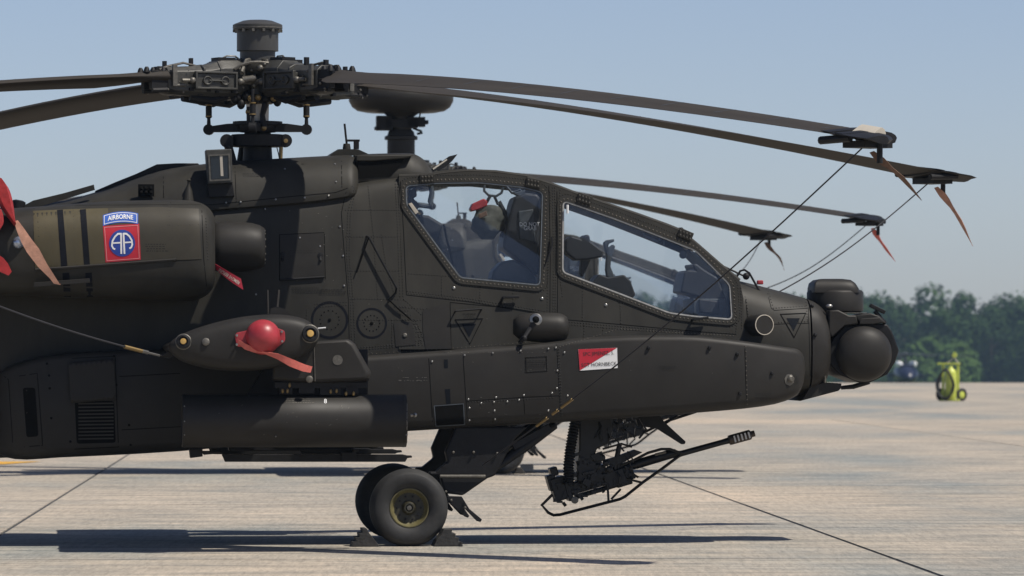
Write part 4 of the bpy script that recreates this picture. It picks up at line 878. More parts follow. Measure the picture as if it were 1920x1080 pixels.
for v_ in (.13, -.13):
    b.tube([L(x, y, v_) for x, y in ((1276, 853), (1240, 880), (1206, 904), (1172, 931), (1162, 936), (1050, 965), (1038, 966), (1028, 961), (1016, 947), (1036, 927))], .013, 7)
    b.tube([L(x, y, v_) for x, y in ((1278, 850), (1256, 842), (1240, 842), (1215, 849), (1190, 862), (1165, 872))], .012, 7)
    for p_ in (((1172, 897), (1204, 905)), ((1139, 905), (1141, 940)), ((1146, 936), (1164, 917)), ((1185, 888), (1197, 895))): b.tube([L(*p_[0], v_), L(*p_[1], v_)], .010, 6)
b.tube([L(1016, 947, .13), L(1016, 947, -.13)], .012, 6); obj('gun_cage', b, GUN, gun, 40)
b = B()
for k in range(34):
    x, y = random.uniform(1075, 1130), random.uniform(850, 906); b.box(L(x, y, random.uniform(.12, .22)), (random.uniform(.02, .07), .05, random.uniform(.015, .05)), Matrix.Rotation(random.uniform(-.5, .5), 3, 'Y'))
for k in range(9):
    x, y = random.uniform(1090, 1180), random.uniform(790, 890); b.tube([L(x, y, .2), L(x + random.uniform(-14, 14), y + random.uniform(8, 20), .22), L(x + random.uniform(-20, 20), y + random.uniform(20, 34), .2)], random.uniform(.005, .011), 6)
for x, y in ((1128, 858), (1136, 868), (1120, 874), (1142, 880)): b.lathe([(.03, 0), (.03, .03), (.012, .04)], L(x, y, .14), (0, -1, 0), 10)
obj('gun_feed_fittings', b, GUN, gun, 30, kind='stuff')
b = B(); b.tube([L(1162, 832, .1), L(1152, 880, .1)], .022, 8); b.prism([L(x, y, .12) for x, y in ((1134, 862), (1150, 858), (1190, 843), (1205, 848), (1160, 872), (1138, 872))], Vector((0, .1, 0))); obj('gun_link', b, GUN, gun, 0, .004)
b = B()
for k in range(40):
    x, y = random.uniform(1140, 1205), random.uniform(780, 836)
    if y < 842 - (x - 1140) * .55: b.box(L(x, y, random.uniform(.05, .2)), (random.uniform(.02, .07), .05, random.uniform(.015, .05)))
for p_ in (((1150, 790), (1190, 820), (1205, 800)), ((1130, 842), (1165, 832), (1185, 838)), ((1200, 785), (1212, 806), (1198, 822))): b.tube([L(x, y, .15) for x, y in p_], .009, 6)
obj('gun_linkage', b, GUN, gun, 0, kind='stuff')
b = B(); b.prism([L(x, y, .06) for x, y in ((1190, 775), (1236, 776), (1245, 790), (1262, 806), (1286, 828), (1284, 833), (1278, 833), (1232, 804), (1196, 798))], Vector((0, .05, 0))); obj('lower_wire_cutter', b, BLACK, HELI, 0, .006)
b = B(); b.tube([L(1205, 812, -.2), L(1250, 790, -.2), L(1305, 772, -.2)], .012, 6); b.tube([L(1235, 802, -.1), L(1270, 780, -.1)], .010, 6); obj('lower_stay', b, BLACK, HELI, 30)

# ------------------------------------------------------------------ main rotor (origin on the mast axis)
def rz(y): return CH + (HY - y) * PX                   # height of a photo row on the mast axis
Z = Vector((0, 0, 1)); HB = rz(150)
b = B(); b.lathe([(.125, rz(306)), (.118, rz(280)), (.11, rz(250)), (.095, rz(238))], (0, 0, 0), Z, 28); obj('mast_base', b, BLACK, HELI, 40)
b = B(); b.lathe([(.09, rz(240)), (.092, rz(232)), (.095, rz(195)), (.11, rz(190)), (.11, rz(176)), (.06, rz(150))], (0, 0, 0), Z, 20); obj('mast', b, mat('mast_sleeve', (.5, .47, .42), .45, .5, var=.4, scale=12, stretch=(1, 1, .15)), HELI, 20)
b = B(); b.lathe([(.14, rz(276)), (.215, rz(275.5)), (.222, rz(274)), (.222, rz(254)), (.215, rz(252.5)), (.12, rz(252))], (0, 0, 0), Z, 28)
for x, v_ in ((535, .05), (425, .1), (445, -.2)): p = L(x, 264, v_); b.lathe([(.055, -.03), (.055, .03)], p, (0, -1, 0), 16)
sw = obj('swashplate', b, BLACK, HELI, 30)
b = B(); b.lathe([(.018, 0), (.018, .01), (.001, .012)], L(536, 264, .085), (0, -1, 0), 12); b.tube([L(527, 276, .1), L(526, 300, .1)], .016, 8); obj('swash_pin', b, BRASS, sw, 30)
for pt_, r_ in (([L(428, 274, .15), L(437, 306, .15)], .035), ([L(455, 276, -.2), L(450, 306, -.2)], .03), ([L(519, 276, .05), L(522, 288, .02), L(524, 300, .05)], .004)): b = B(); b.tube(pt_, r_, 8); obj('swash_actuator', b, BLACK, sw, 40)
b = B(); b.lathe([(.10, rz(249)), (.15, rz(248)), (.17, rz(240)), (.17, rz(235)), (.205, rz(234.5)), (.205, rz(228)), (.1, rz(227))], (0, 0, 0), Z, 32)
AZ = [R(-51.5), R(28.6), R(128.5), R(204.3)]
hub = obj('rotor_hub', (lambda h: (h.lathe([(.12, HB - .20), (.17, HB - .17), (.19, HB - .14), (.12, HB - .12), (.11, HB + .02), (.17, HB + .04), (.21, HB + .09), (.21, HB + .12), (.16, HB + .15)], (0, 0, 0), Z, 28), h)[1])(B()), HUBG, HELI, 40)
for k in range(4):
    t = R(-8) + k * math.pi / 2; d = Vector((math.cos(t), math.sin(t), 0)); b.loft([[d * r_ + d.cross(Z) * s1 * w_ + Vector((0, 0, rz(y_) + s2 * h_)) for s1, s2 in ((-1, -1), (1, -1), (1, 1), (-1, 1))] for r_, y_, w_, h_ in ((.1, 239, .06, .035), (.25, 240, .045, .034), (.38, 242, .03, .025))])
    b.lathe([(.045, -.03), (.045, .03)], d * .405 + Vector((0, 0, rz(243))), d.cross(Z), 14)
obj('rotating_swashplate', b, BLACK, hub, 40)
def arm_parts():
    """one blade arm along +x at the hub height: pitch case, damper frame, clevis plates, hoses"""
    def bx(b, x0, x1, y0, y1, z0, z1): b.box(((x0 + x1) / 2, (y0 + y1) / 2, HB + (z0 + z1) / 2), (x1 - x0, y1 - y0, z1 - z0))
    case, trim, met, dark = B(), B(), B(), B()
    sec = [(.12, .10, -.12, .12), (.2, .13, -.15, .155), (.34, .14, -.16, .15), (.44, .135, -.155, .115), (.6, .13, -.15, .095), (.76, .12, -.14, .085), (.80, .115, -.12, .09)]
    case.loft([[Vector((x, y, HB + z)) for y, z in ((-w, lo * .75), (-w * .7, lo), (w * .7, lo), (w, lo * .75), (w, hi * .55), (w * .55, hi), (-w * .55, hi), (-w, hi * .55))] for x, w, lo, hi in sec])
    for x in (.36, .5): case.loft([[Vector((x + dx, y, HB + z)) for y, z in ((-.145, -.03), (-.145, .08), (-.08, .145 - (x - .36) * .25), (.08, .145 - (x - .36) * .25), (.145, .08), (.145, -.03))] for dx in (0, .018)])
    for s in (-1, 1):
        y0, y1 = (s * .150, s * .185); ya, yb = min(y0, y1), max(y0, y1)
        bx(case, .26, .60, min(s * .12, s * .165), max(s * .12, s * .165), -.085, .035)
        for z in (-.095, .035): bx(trim, .26, .60, ya, yb, z, z + .016)
        for x in (.25, .585): bx(trim, x, x + .016, ya, yb, -.095, .05)
        for x in (.35, .50): trim.lathe([(.038, 0), (.038, .022), (.028, .024), (.026, .012)], (x, s * .162, HB - .024), (0, s, 0), 14)
        bx(trim, .36, .49, ya, yb, -.03, -.018)
        for x in (.22, .62): met.ball((x, s * .165, HB - .026), .028, 10, 7)
        met.tube([(.63, s * .16, HB - .026), (.70, s * .15, HB - .026)], .017, 8); met.tube([(.12, s * .14, HB - .03), (.21, s * .16, HB - .026)], .02, 8)
        bx(met, .74, .775, s * .14 - .012, s * .14 + .012, -.075, .10)
        met.tube([(.66, s * .13, HB - .065), (.74, s * .13, HB - .065)], .012, 6)
        bx(dark, .80, .93, s * .075 - .03, s * .075 + .03, -.10, .05)
        dark.tube([(.70, s * .1, HB - .1), (.92, s * .09, HB - .11)], .022, 8)
        dark.tube([(.3, s * .08, HB - .15), (.42, s * .09, HB - .185), (.6, s * .07, HB - .16)], .03, 8)
    bx(dark, .22, .36, -.07, .07, .14, .175)
    for x, h in ((.2, .05), (.55, .065), (.77, .035)): bx(dark, x, x + .022, -.02, .02, .09, .10 + h)
    for x in (.8, .86): dark.box((x, .03, HB + .06), (.03, .05, .05))
    met.tube([(.14, .03, HB + .13), (.2, .03, HB + .19), (.27, .02, HB + .19), (.32, .0, HB + .16)], .007, 6); met.tube([(.16, -.05, HB + .12), (.21, -.05, HB + .175), (.28, -.04, HB + .17)], .006, 6)
    met.tube([(.55, .06, HB + .1), (.66, .08, HB + .12), (.78, .06, HB + .09), (.86, .08, HB + .06)], .010, 6)
    for k in range(30): x = random.uniform(.15, .92); met.ball((x, random.choice((-1, 1)) * random.uniform(.1, .15), HB + random.uniform(-.13, .06)), random.uniform(.006, .014), 6, 4)
    for k in range(36): x = random.uniform(.15, .74); dark.box((x, random.uniform(-.14, .14), HB + random.uniform(-.145, .03)), (random.uniform(.02, .07), random.uniform(.03, .06), random.uniform(.015, .04)))
    for q_ in (case, trim, met, dark): q_.bm.transform(Matrix.Diagonal((1.09, 1, 1, 1)))
    return case, trim, met, dark
RB0, RTIP = .84, 7.22
def bl_z(r): t = max(0, (r - RB0) / (RTIP - RB0)); return HB - .01 - .70 * t ** 1.42
def bl_pitch(r): t = max(0, (r - RB0) / (RTIP - RB0)); return R(8.5 - 10.0 * t)
AF = [(0, .004), (.03, .035), (.10, .06), (.25, .075), (.45, .062), (.7, .035), (1, .003), (1, -.003), (.7, -.02), (.45, -.035), (.25, -.045), (.10, -.04), (.03, -.022), (0, -.004)]
def blade_ring(r, chord, thick=1.0, sweep=0.0):
    a = bl_pitch(r); z = bl_z(r); o_ = []
    for c, t in AF:                                    # c from leading edge; the blade turns anticlockwise, so its leading edge is +y
        y = .13 - c * chord - sweep; h = t * .533 * thick
        y0 = .0; yy, hh = (y - y0) * math.cos(a) - h * math.sin(a), (y - y0) * math.sin(a) + h * math.cos(a)
        o_.append(Vector((r, y0 + yy, z + hh)))
    return o_
bb = B(); rs = [(.84, .22, 1.6), (.95, .26, 1.5), (1.12, .42, 1.2), (1.3, .533, 1.0)] + [(1.3 + k * .35, .533, 1.0) for k in range(1, 16)] + [(6.72, .533, 1)]
rg = [blade_ring(*q) for q in rs] + [blade_ring(6.95, .5, .9, .07), blade_ring(7.12, .42, .75, .16), blade_ring(7.22, .2, .5, .33)]
bb.loft(rg)
blade0 = obj('blade', bb, BLADE, hub, 40)
bk = B()
for k in range(9):
    r_ = 2.2 + k * .55; P = blade_ring(r_, .533); Q = blade_ring(r_ + .012, .533); vs = [(bk.v(p + Z * .0015), bk.v(q + Z * .0015)) for p, q in zip(P[2:6], Q[2:6])]
    for a, c in zip(vs, vs[1:]): bk.face((a[0], a[1], c[1], c[0]))
bk0 = obj('blade_markings', bk, COCKG, hub, 0, kind='stuff')
cuff = B()
for s in (-1, 1): cuff.tube([(.8, s * .07, HB - .03), (.98, s * .05, HB - .01)], .05, 10)
for x, y in ((.9, .08), (.97, .03), (1.06, .1), (.92, -.08), (1.02, -.1)): cuff.lathe([(.03, 0), (.022, .03), (.012, .045)], (x, y, HB + .035), (0, 0, 1), 8)
cuff0 = obj('blade_cuff', cuff, BLACK, hub, 40)
cs, tr_, me_, dk_ = arm_parts()
arm0 = [obj('pitch_case', cs, HUBG, hub, 35, .006), obj('damper_frame', tr_, HUBG, hub, 30, .003), obj('clevis_fittings', me_, WORN, hub, 40, kind='stuff'), obj('arm_fittings', dk_, BLACK, hub, 30, kind='stuff')]
lk = B(); t_ = 0
lk.tube([(.405, 0, rz(240)), (.405, 0, rz(222)), (.405, 0, rz(220)), (.405, 0, rz(200)), (.405, 0, rz(198)), (.405, 0, rz(182)), (.39, 0, HB - .1)], [.018, .014, .026, .026, .014, .014, .02], 10)
link0 = obj('pitch_link', lk, BLACK, hub, 40)
lk2 = B()
for y in (219, 198): lk2.tube([(.405, 0, rz(y)), (.405, 0, rz(y - 2))], .028, 10)
link1 = obj('link_collar', lk2, BRASS, hub, 40)
for k, a in enumerate(AZ):
    for o_ in (blade0, bk0, cuff0, *arm0):
        c = o_ if k == 0 else o_.copy()
        if k: COL.objects.link(c); c.parent = hub
        c.rotation_euler = (0, 0, a)
for k in range(4):
    for o_ in (link0, link1):
        c = o_ if k == 0 else o_.copy()
        if k: COL.objects.link(c); c.parent = hub
        c.rotation_euler = (0, 0, R(-8) + k * math.pi / 2)
# hub clutter between the arms: spider, scissor link, hoses
b = B()
for k in range(8): t = k * math.pi / 4 + .3; b.tube([(.1 * math.cos(t), .1 * math.sin(t), HB + .17), (.22 * math.cos(t), .22 * math.sin(t), HB + .15), (.30 * math.cos(t), .30 * math.sin(t), HB + .05)], .016, 6)
for k in range(26): t, r_ = random.uniform(0, 6.28), random.uniform(.14, .26); b.ball((r_ * math.cos(t), r_ * math.sin(t), HB + random.uniform(-.12, .14)), random.uniform(.012, .035), 8, 5)
obj('hub_spider', b, WORN, hub, 40, kind='stuff')
b = B()
for x, y in ((446, 182), (462, 180), (478, 186), (498, 186), (512, 184), (505, 175), (452, 195), (440, 185), (520, 190)): b.ball(L(x, y, .17), (.035, .04, .045), 8, 6)
b.tube([L(498, 194, .2), L(492, 215, .2), L(494, 238, .21)], [.03, .022, .03], 8); b.tube([L(466, 200, .22), L(466, 236, .22)], .016, 8); obj('scissor_link', b, BLACK, hub, 40)
b = B()
for x, y in ((457, 150), (484, 183), (470, 185), (513, 185), (519, 137), (494, 240), (466, 210)): b.lathe([(.026, 0), (.026, .02), (.012, .035), (.001, .036)], L(x, y, .2), (0, -1, .1), 10)
obj('link_bolts', b, BRASS, hub, 40, kind='stuff')
b = B(); b.tube([L(x, y, .22) for x, y in ((455, 150), (470, 148), (480, 146))], .03, 10); b.tube([L(x, y, .24) for x, y in ((440, 130), (452, 122), (470, 117), (490, 117), (505, 119), (515, 128))], .014, 6); obj('hub_hose', b, WORN, hub, 40)
# non-radar mast top
b = B(); b.lathe([(.16, rz(118)), (.146, rz(115)), (.146, rz(97)), (.172, rz(96)), (.172, rz(57)), (.2, rz(56)), (.205, rz(51)), (.205, rz(47)), (.19, rz(45)), (.12, rz(39)), (.09, rz(38)), (.01, rz(37.5))], (0, 0, 0), Z, 40); drum = obj('mast_top_drum', b, mat('drum_grey', (.042, .041, .038), .5, var=.15, scale=5), HELI, 30)
b = B(); b.lathe([(.2065, rz(53.5)), (.2065, rz(51.5))], (0, 0, 0), Z, 40, False)
for k in range(14): t = 2 * math.pi * k / 14; b.box((.195 * math.cos(t), .195 * math.sin(t), rz(58)), (.02, .02, .025))
obj('drum_clamp', b, WORN, drum, 30)

# ------------------------------------------------------------------ cockpit fittings
def pr(name, pl, v0, v1, m, bev=.01, parent=HELI):
    b = B(); b.prism([L(x, y, v0) for x, y in pl], Vector((0, v0 - v1, 0))); return obj(name, b, m, parent, 0, bev)
pr('cockpit_floor', [(756, 565), (860, 572), (1030, 596), (1385, 640), (1385, 650), (756, 650)], .52, -.52, COCK, 0)
seat1 = pr('instrument_console', [(961, 382), (965, 370), (985, 361), (1008, 364), (1013, 372), (1011, 516), (1000, 512), (985, 496), (965, 480), (943, 466), (944, 452), (951, 424)], .27, -.25, COCK, .02)
pr('console_pad', [(972, 396), (1000, 392), (1004, 455), (974, 448)], .285, .25, COCKG, .008, seat1)
SREE = build_tree([seat1])
letters('console_lettering', 'DO NOT', 992, 421, 10.5, WHITE, seat1, ang=.0, off=.04, bold=.12, tree=SREE, sx=.9); letters('console_lettering', 'GRAB', 993, 428.5, 10.5, WHITE, seat1, ang=.0, off=.04, bold=.12, tree=SREE, sx=.9)
pr('crew_seat', [(921, 525), (925, 508), (940, 492), (962, 486), (990, 502), (1008, 522), (1008, 535)], .22, -.2, COCKG, .02)
pr('crew_seat', [(770, 388), (785, 402), (804, 404), (832, 421), (822, 452), (832, 470), (850, 508), (858, 535), (850, 540), (770, 470)], .24, -.24, COCK, .02)
b = B(); b.tube([L(x, y, .25) for x, y in ((832, 421), (838, 450), (846, 480), (850, 500))], .010, 6); obj('seat_tube', b, BLACK, HELI, 30)
pr('seat_head_box', [(768, 356), (780, 352), (782, 368), (775, 372), (790, 386), (778, 396), (768, 384)], .2, 0, COCK, .01)
b = B(); b.tube([L(x, y, .3) for x, y in ((808, 349), (810, 362), (806, 378), (808, 388), (795, 386), (786, 384))], [.02, .022, .02, .025, .02, .02], 8); obj('seat_arm_lamp', b, COCKG, HELI, 40)
pr('console_shelf', [(766, 382), (772, 380), (785, 398), (779, 402)], .5, .47, CREAM, .002)
b = B()
for v_ in (.1, .16): b.tube([L(x, y, v_) for x, y in ((908, 347), (908, 358), (916, 366), (930, 368), (940, 362), (944, 350))], .011, 6)
b.tube([L(920, 366, .13), L(912, 380, .13)], .014, 6); b.tube([L(926, 366, .13), L(934, 384, .13)], .012, 6); b.tube([L(950, 350, .2), L(960, 362, .2), L(975, 356, .2), (L(985, 372, .2))], .012, 6); obj('overhead_rail', b, COCKG, HELI, 40)
pr('overhead_plate', [(962, 362), (985, 356), (984, 374)], .25, .1, COCKG, .005)
# front cockpit
fc = pr('sight_column', [(1060, 450), (1072, 442), (1090, 448), (1097, 440), (1105, 440), (1107, 452), (1120, 462), (1132, 470), (1131, 482), (1118, 484), (1100, 487), (1080, 488), (1066, 478), (1060, 472)], .2, -.1, COCK, .015)
pr('column_stem', [(1090, 486), (1108, 484), (1100, 505), (1092, 520), (1088, 512)], .1, -.05, COCK, .01)
pr('control_grip', [(1132, 455), (1138, 450), (1152, 448), (1152, 453), (1142, 457), (1140, 465), (1150, 458), (1154, 462), (1146, 485), (1145, 500), (1155, 525), (1170, 548), (1160, 550), (1140, 530), (1136, 505), (1138, 480)], .12, .02, COCKG, .008)
pr('crew_seat', [(1110, 530), (1124, 514), (1140, 520), (1156, 518), (1170, 515), (1182, 526), (1192, 553), (1185, 560), (1110, 535)], .22, -.22, COCK, .015)
pr('instrument_console', [(1276, 548), (1283, 512), (1290, 506), (1303, 507), (1298, 496), (1306, 494), (1320, 505), (1345, 520), (1362, 560), (1362, 592), (1310, 590), (1310, 556)], .3, -.3, COCK, .015)
pr('console_panel', [(1300, 560), (1362, 560), (1366, 600), (1262, 592), (1262, 588), (1300, 588)], .35, -.4, COCKG, .01)
pr('console_box', [(1310, 560), (1350, 565), (1350, 590), (1312, 586)], .37, .3, COCK, .01)
b = B(); b.lathe([(.032, 0), (.032, .012)], L(1281, 478, .3), (-.3, -1, 0), 18); b.tube([L(1283, 474, .3), L(1296, 466, .3)], .008, 6); obj('mirror', b, COCKG, HELI, 30)
b = B(); b.tube([L(x, y, .42) for x, y in ((1206, 437), (1208, 442), (1232, 452), (1238, 449))], .008, 6); b.tube([L(1244, 452, .4), L(1245, 460, .4)], .006, 6); obj('grab_bar', b, COCKG, HELI, 40)
b = B(); b.tube([L(1064, 384, .5), L(1064, 400, .5)], .010, 6); obj('demist_tube', b, WHITE, HELI, 40)

# flying helmet in a bag hanging on the overhead rail
cH = L(916, 415, .12); b = B(); b.ball(cH, (.145, .13, .16), 20, 14, Matrix.Rotation(.35, 3, 'Y'))
for v in b.bm.verts:
    d = v.co - cH; k = .93 + .1 * math.sin(d.x * 23 + d.z * 31) * math.sin(d.y * 29 + 1) + .05 * math.sin(d.z * 70); v.co = cH + d * k
    if d.z < -.1: v.co.z = max(v.co.z, cH.z - .15)
HLM = empty('helmet', NEAR.M, 'green flying helmet hanging behind the rear side window, red flap on top', 'helmet')
obj('helmet_shell', b, HELM, HLM, 50)
b = B(); b.prism([L(x, y, .19) for x, y in ((881, 392), (886, 382), (908, 372), (914, 377), (914, 386), (898, 393), (884, 397))], Vector((0, .16, 0))); obj('flap', b, RED, HLM, 0, .01)
b = B(); b.prism([L(x, y, .265) for x, y in ((897, 402), (912, 395), (914, 404), (898, 410))], Vector((0, .02, 0))); obj('badge', b, BROWNSTRAP, HLM, 0, .004)
b = B(); b.tube([L(935, 378, .1), L(947, 400, .1), L(949, 425, .1), L(940, 445, .1)], .02, 8); b.ball(L(948, 432, .1), .025, 8, 6); obj('chin_strap', b, COCK, HLM, 40)
# ------------------------------------------------------------------ covers, ribbons and tie-downs on the near helicopter
def thing(name, b, m, label, cat, M=NEAR.M, group=None, smooth=40, bevel=0.0):
    """a one-mesh thing built in a helicopter's axes, moved to the world with its origin at its base"""
    b.bm.transform(M)
    xs = [v.co for v in b.bm.verts]; c = Vector((sum(p.x for p in xs) / len(xs), sum(p.y for p in xs) / len(xs), min(p.z for p in xs)))
    b.bm.transform(Matrix.Translation(-c)); o = obj(name, b, m, None, smooth, bevel); o.location = c; tag(o, label, cat, group); return o
DOWN = Vector((0, 0, -1)); FWD = Vector((1, 0, 0)); TOW = Vector((0, -1, 0))
p, n = hit(493, 632, 0, WTREE)
WC = empty('sensor_cover', NEAR.M, 'shiny red dome cover with flange on the tip of the near stub wing', 'cover')
b = B(); r_ = 33 * PX * .942; cc = L(493, 632, 2.66); b.lathe([(r_ * 1.0, -.04), (r_, 0), (r_ * .96, .05), (r_ * .85, .09), (r_ * .66, .125), (r_ * .4, .148), (r_ * .15, .157), (.002, .158)], cc, (0, -1, 0), 36); obj('dome', b, RED, WC, 60)
b = B(); b.prism([L(x, y, 2.672) for x, y in roundpoly([(440, 630), (443, 624), (462, 620), (500, 604), (522, 616), (534, 620), (535, 640), (512, 657), (475, 652), (444, 650)], 4, 2)], Vector((0, .03, 0))); obj('flange', b, RED, WC, 0, .004)
b = B()
for x, y in ((444, 629), (444, 646), (528, 622), (529, 640)): b.lathe([(.010, 0), (.010, .012), (.001, .014)], L(x, y, 2.675), (0, -1, 0), 8)
obj('flange_bolts', b, STEEL, WC, 40, kind='stuff')
P = [L(x, y, v) for x, y, v in ((446, 640, 2.7), (460, 650, 2.72), (478, 657, 2.74), (495, 661, 2.75), (520, 668, 2.76), (545, 680, 2.76), (570, 690, 2.75), (584, 693, 2.74))]
b = B(); b.ribbon(P, [.03, .045, .04, .025, .045, .06, .058, .05], [Vector((.1, 0, 1)), Vector((.2, -.3, 1)), Vector((.3, -.6, 1)), Vector((.3, -1, .6)), Vector((.2, -.4, 1)), Vector((.3, 0, 1)), Vector((.3, .2, 1)), Vector((.3, 0, 1))])
thing('ribbon', b, PINK, 'faded pink red ribbon trailing from the red dome cover on the wing tip', 'ribbon')
# tag on the gearbox
P = [L(x, y, v) for x, y, v in ((404, 500, 1.3), (418, 510, 1.34), (436, 522, 1.36), (454, 533, 1.36))]
RT = empty('warning_tag', NEAR.M, 'red lettered warning tag hanging between engine cowling and round gearbox fairing', 'tag')
b = B(); b.ribbon(P, [.05, .07, .085, .09], [Vector((-.25, -.1, 1)), Vector((-.25, 0, 1)), Vector((-.2, .1, 1)), Vector((-.2, .1, 1))]); rt = obj('tag_cloth', b, mat('tag_red', (.33, .012, .03), .8, var=.2, scale=14), RT, 30)
TT = build_tree([rt]); b_ = letters('tag_lettering', 'REMOVE BEFORE', 430, 518, 8.5, CREAM, RT, ang=.60 + math.pi, off=.004, bold=.1, sx=.72, tree=TT, step=4)
# red exhaust covers at the picture's left
CVR = empty('exhaust_cover', NEAR.M, 'bright red cloth exhaust cover tied at the rear of the engine cowling', 'cover')
b = B(); b.loft(interp([[L(x + dx, y + dy, 1.46 + dv) for dx, dy, dv in ((-hw, 0, 0), (-hw * .5, -4, .12), (hw * .6, -3, .12), (hw, 3, 0), (hw * .4, 8, -.1), (-hw * .6, 6, -.1))] for x, y, hw in ((1, 337, 3), (3, 348, 12), (6, 366, 16), (13, 388, 13), (21, 406, 7), (28, 420, 3))], 3)); obj('cover_cloth', b, REDCLOTH, CVR, 60)
b = B(); b.loft(interp([[L(x + dx, y + dy, 1.5 + dv) for dx, dy, dv in ((-hw, 0, 0), (-hw * .3, -5, .1), (hw, 0, .08), (hw * .7, 6, 0), (-hw * .4, 7, -.08))] for x, y, hw in ((-14, 392, 16), (-8, 404, 14), (-6, 420, 12), (-10, 434, 6))], 3)); obj('cover_fold', b, REDCLOTH, CVR, 60)
b = B(); b.ribbon([L(x, y, 1.5) for x, y in ((-12, 482), (-2, 492), (8, 502), (19, 513))], [.07, .1, .09, .04], Vector((.8, 0, 1))); obj('cover_tail', b, REDCLOTH, CVR, 40)
b = B(); b.lathe([(.02, 0), (.055, .01), (.055, .09), (.03, .1)], L(32, 398, .9), (.2, 0, 1), 12); obj('cover_weight', b, BLACK, CVR, 40)
P = [L(x, y, v) for x, y, v in ((30, 414, 1.5), (38, 430, 1.53), (50, 452, 1.55), (62, 470, 1.56), (80, 498, 1.56), (98, 520, 1.55), (107, 533, 1.54), (112, 532, 1.54))]
b = B(); b.ribbon(P, [.03, .06, .085, .1, .075, .045, .05, .02], [FWD + DOWN * -.3] * 6 + [FWD + DOWN * .2] * 2); thing('ribbon', b, TAN, 'faded tan strap hanging across the striped engine cowling', 'strap')
b = B(); p = L(35, 455, 1.42); b.box(p + Vector((0, .01, 0)), (.18, .05, .13)); lh = obj('formation_lamp', b, BLACK, HELI, 0, .02)
b = B(); b.ball(p + Vector((0, -.03, 0)), (.05, .045, .05), 14, 10); obj('lamp_lens', b, mat('lamp_glass', (.35, .4, .5), .08, .7, var=.4, scale=25), lh, 60)

# blade tie-downs: sock clamp round the tip, rope, streamer
def tip_point(a, r, dy=0.0, dz=0.0): return Matrix.Rotation(a, 3, 'Z') @ Vector((r, dy, bl_z(r) + dz))
def tiedown(fr, a, rope, label, strap=None, strapmat=TAN, tape=True, group='blade tie-downs'):
    T = empty('blade_tie_down', fr.M, label, 'tie-down', group); Rz = Matrix.Rotation(a, 4, 'Z'); r0 = 6.98
    b = B()
    for k in range(2): b.loft([[p + (p - Vector((r, -.12, bl_z(r)))) * .09 + Vector((0, 0, (.012 if p.z > bl_z(r) - .005 else -.012))) for p in blade_ring(r, .533, 1.0)] for r in (r0 - .2 + k * .14, r0 - .12 + k * .14)])
    b.box((r0 - .02, -.12, bl_z(r0) - .05), (.22, .3, .05)); b.tube([(r0 + .1, -.12, bl_z(r0) - .05), (r0 + .1, -.12, bl_z(r0) - .19)], .022, 8); b.tube([(r0 - .24, .12, bl_z(r0 - .15)), (r0 - .06, .10, bl_z(r0 - .1))], .035, 8); b.tube([(r0 - .25, -.38, bl_z(r0) - .02), (r0 + .05, -.38, bl_z(r0) - .01)], .03, 8)
    b.loft([[p + Vector((0, 0, (.006 if p.z > bl_z(7.1) - .02 else -.006))) for p in q_] for q_ in (blade_ring(6.9, .52, 1, .05), blade_ring(7.0, .49, 1, .09), blade_ring(7.13, .43, .9, .165), blade_ring(7.225, .24, .8, .31))])
    b.bm.transform(Rz); obj('tip_clamp', b, BLACK, T, 30)
    if tape:
        b = B(); b.loft([[p + Vector((0, 0, (.02 if p.z > bl_z(r) - .005 else -.02))) for p in blade_ring(r, .16, 1.6, .16)] for r in (r0 - .12, r0 + .08)]); b.bm.transform(Rz); obj('tip_tape', b, CREAM, T, 30)
    s0 = tip_point(a, r0 - .08, -.12, -.09); pts = [s0] + rope; q = []
    for i in range(17): t = i / 16; p = s0.lerp(rope[-1], t); p.z -= .10 * math.sin(math.pi * t); q.append(p)
    b = B(); b.tube(q, .0065, 6); rp = obj('rope', b, ROPE, T, 40)
    k = .93; d = (q[-1] - q[-2]).normalized()
    if strap:
        s1 = tip_point(a, r0 + .02, -.12, -.1); w = [.03, .035, .055, .06, .05, .03][:len(strap)]
        pp = [s1] + [s1 + Vector(q_) for q_ in strap]; sd = [FWD * (1 if i % 2 else .6) + TOW * .6 + DOWN * -.3 for i in range(len(pp))]
        b = B(); b.ribbon(interp([[x] for x in pp], 3) and [x[0] for x in interp([[x] for x in pp], 3)], [.036 + .03 * math.sin(i * .7) ** 2 for i in range(3 * (len(pp) - 1) + 1)], [FWD * math.cos(i * .22) + TOW * math.sin(i * .22) + Vector((0, 0, .35)) for i in range(3 * (len(pp) - 1) + 1)]); obj('streamer', b, strapmat, T, 30)
    return T, q
_, q = tiedown(NEAR, AZ[0], [L(905, 872, .95)], 'rope from the cream-taped blade tip across the emblemed helicopter to its wheel leg', [(.1, 0, -.09), (.22, -.02, -.19), (.36, -.03, -.35)], BROWNSTRAP, True)
fb = B()
for t0_, t1_ in ((.745, .775), (.785, .80), (.815, .845)):
    s0, s1 = q[0], q[-1]
    def at_(t): p = s0.lerp(s1, t); p.z -= .10 * math.sin(math.pi * t); return p
    fb.tube([at_(t0_), at_(t1_)], .012, 7)
obj('rope_hooks', fb, BRASS, _, 40)
tiedown(NEAR, AZ[1], [L(1380, 588, -.62)], 'tie-down rope from the longest front blade tip down behind the nose of the emblemed helicopter', [(.1, 0, -.12), (.22, 0, -.3), (.33, 0, -.52)], TAN, False)
FA = [a + R(13) for a in AZ]
Lf = FAR.px
tiedown(FAR, FA[0], [Lf(1425, 545, .55)], 'thin tie-down rope with red streamer at the grey blade tip of the helicopter behind', [(.06, 0, -.1), (.16, 0, -.24), (.28, 0, -.4)], PINK, False)
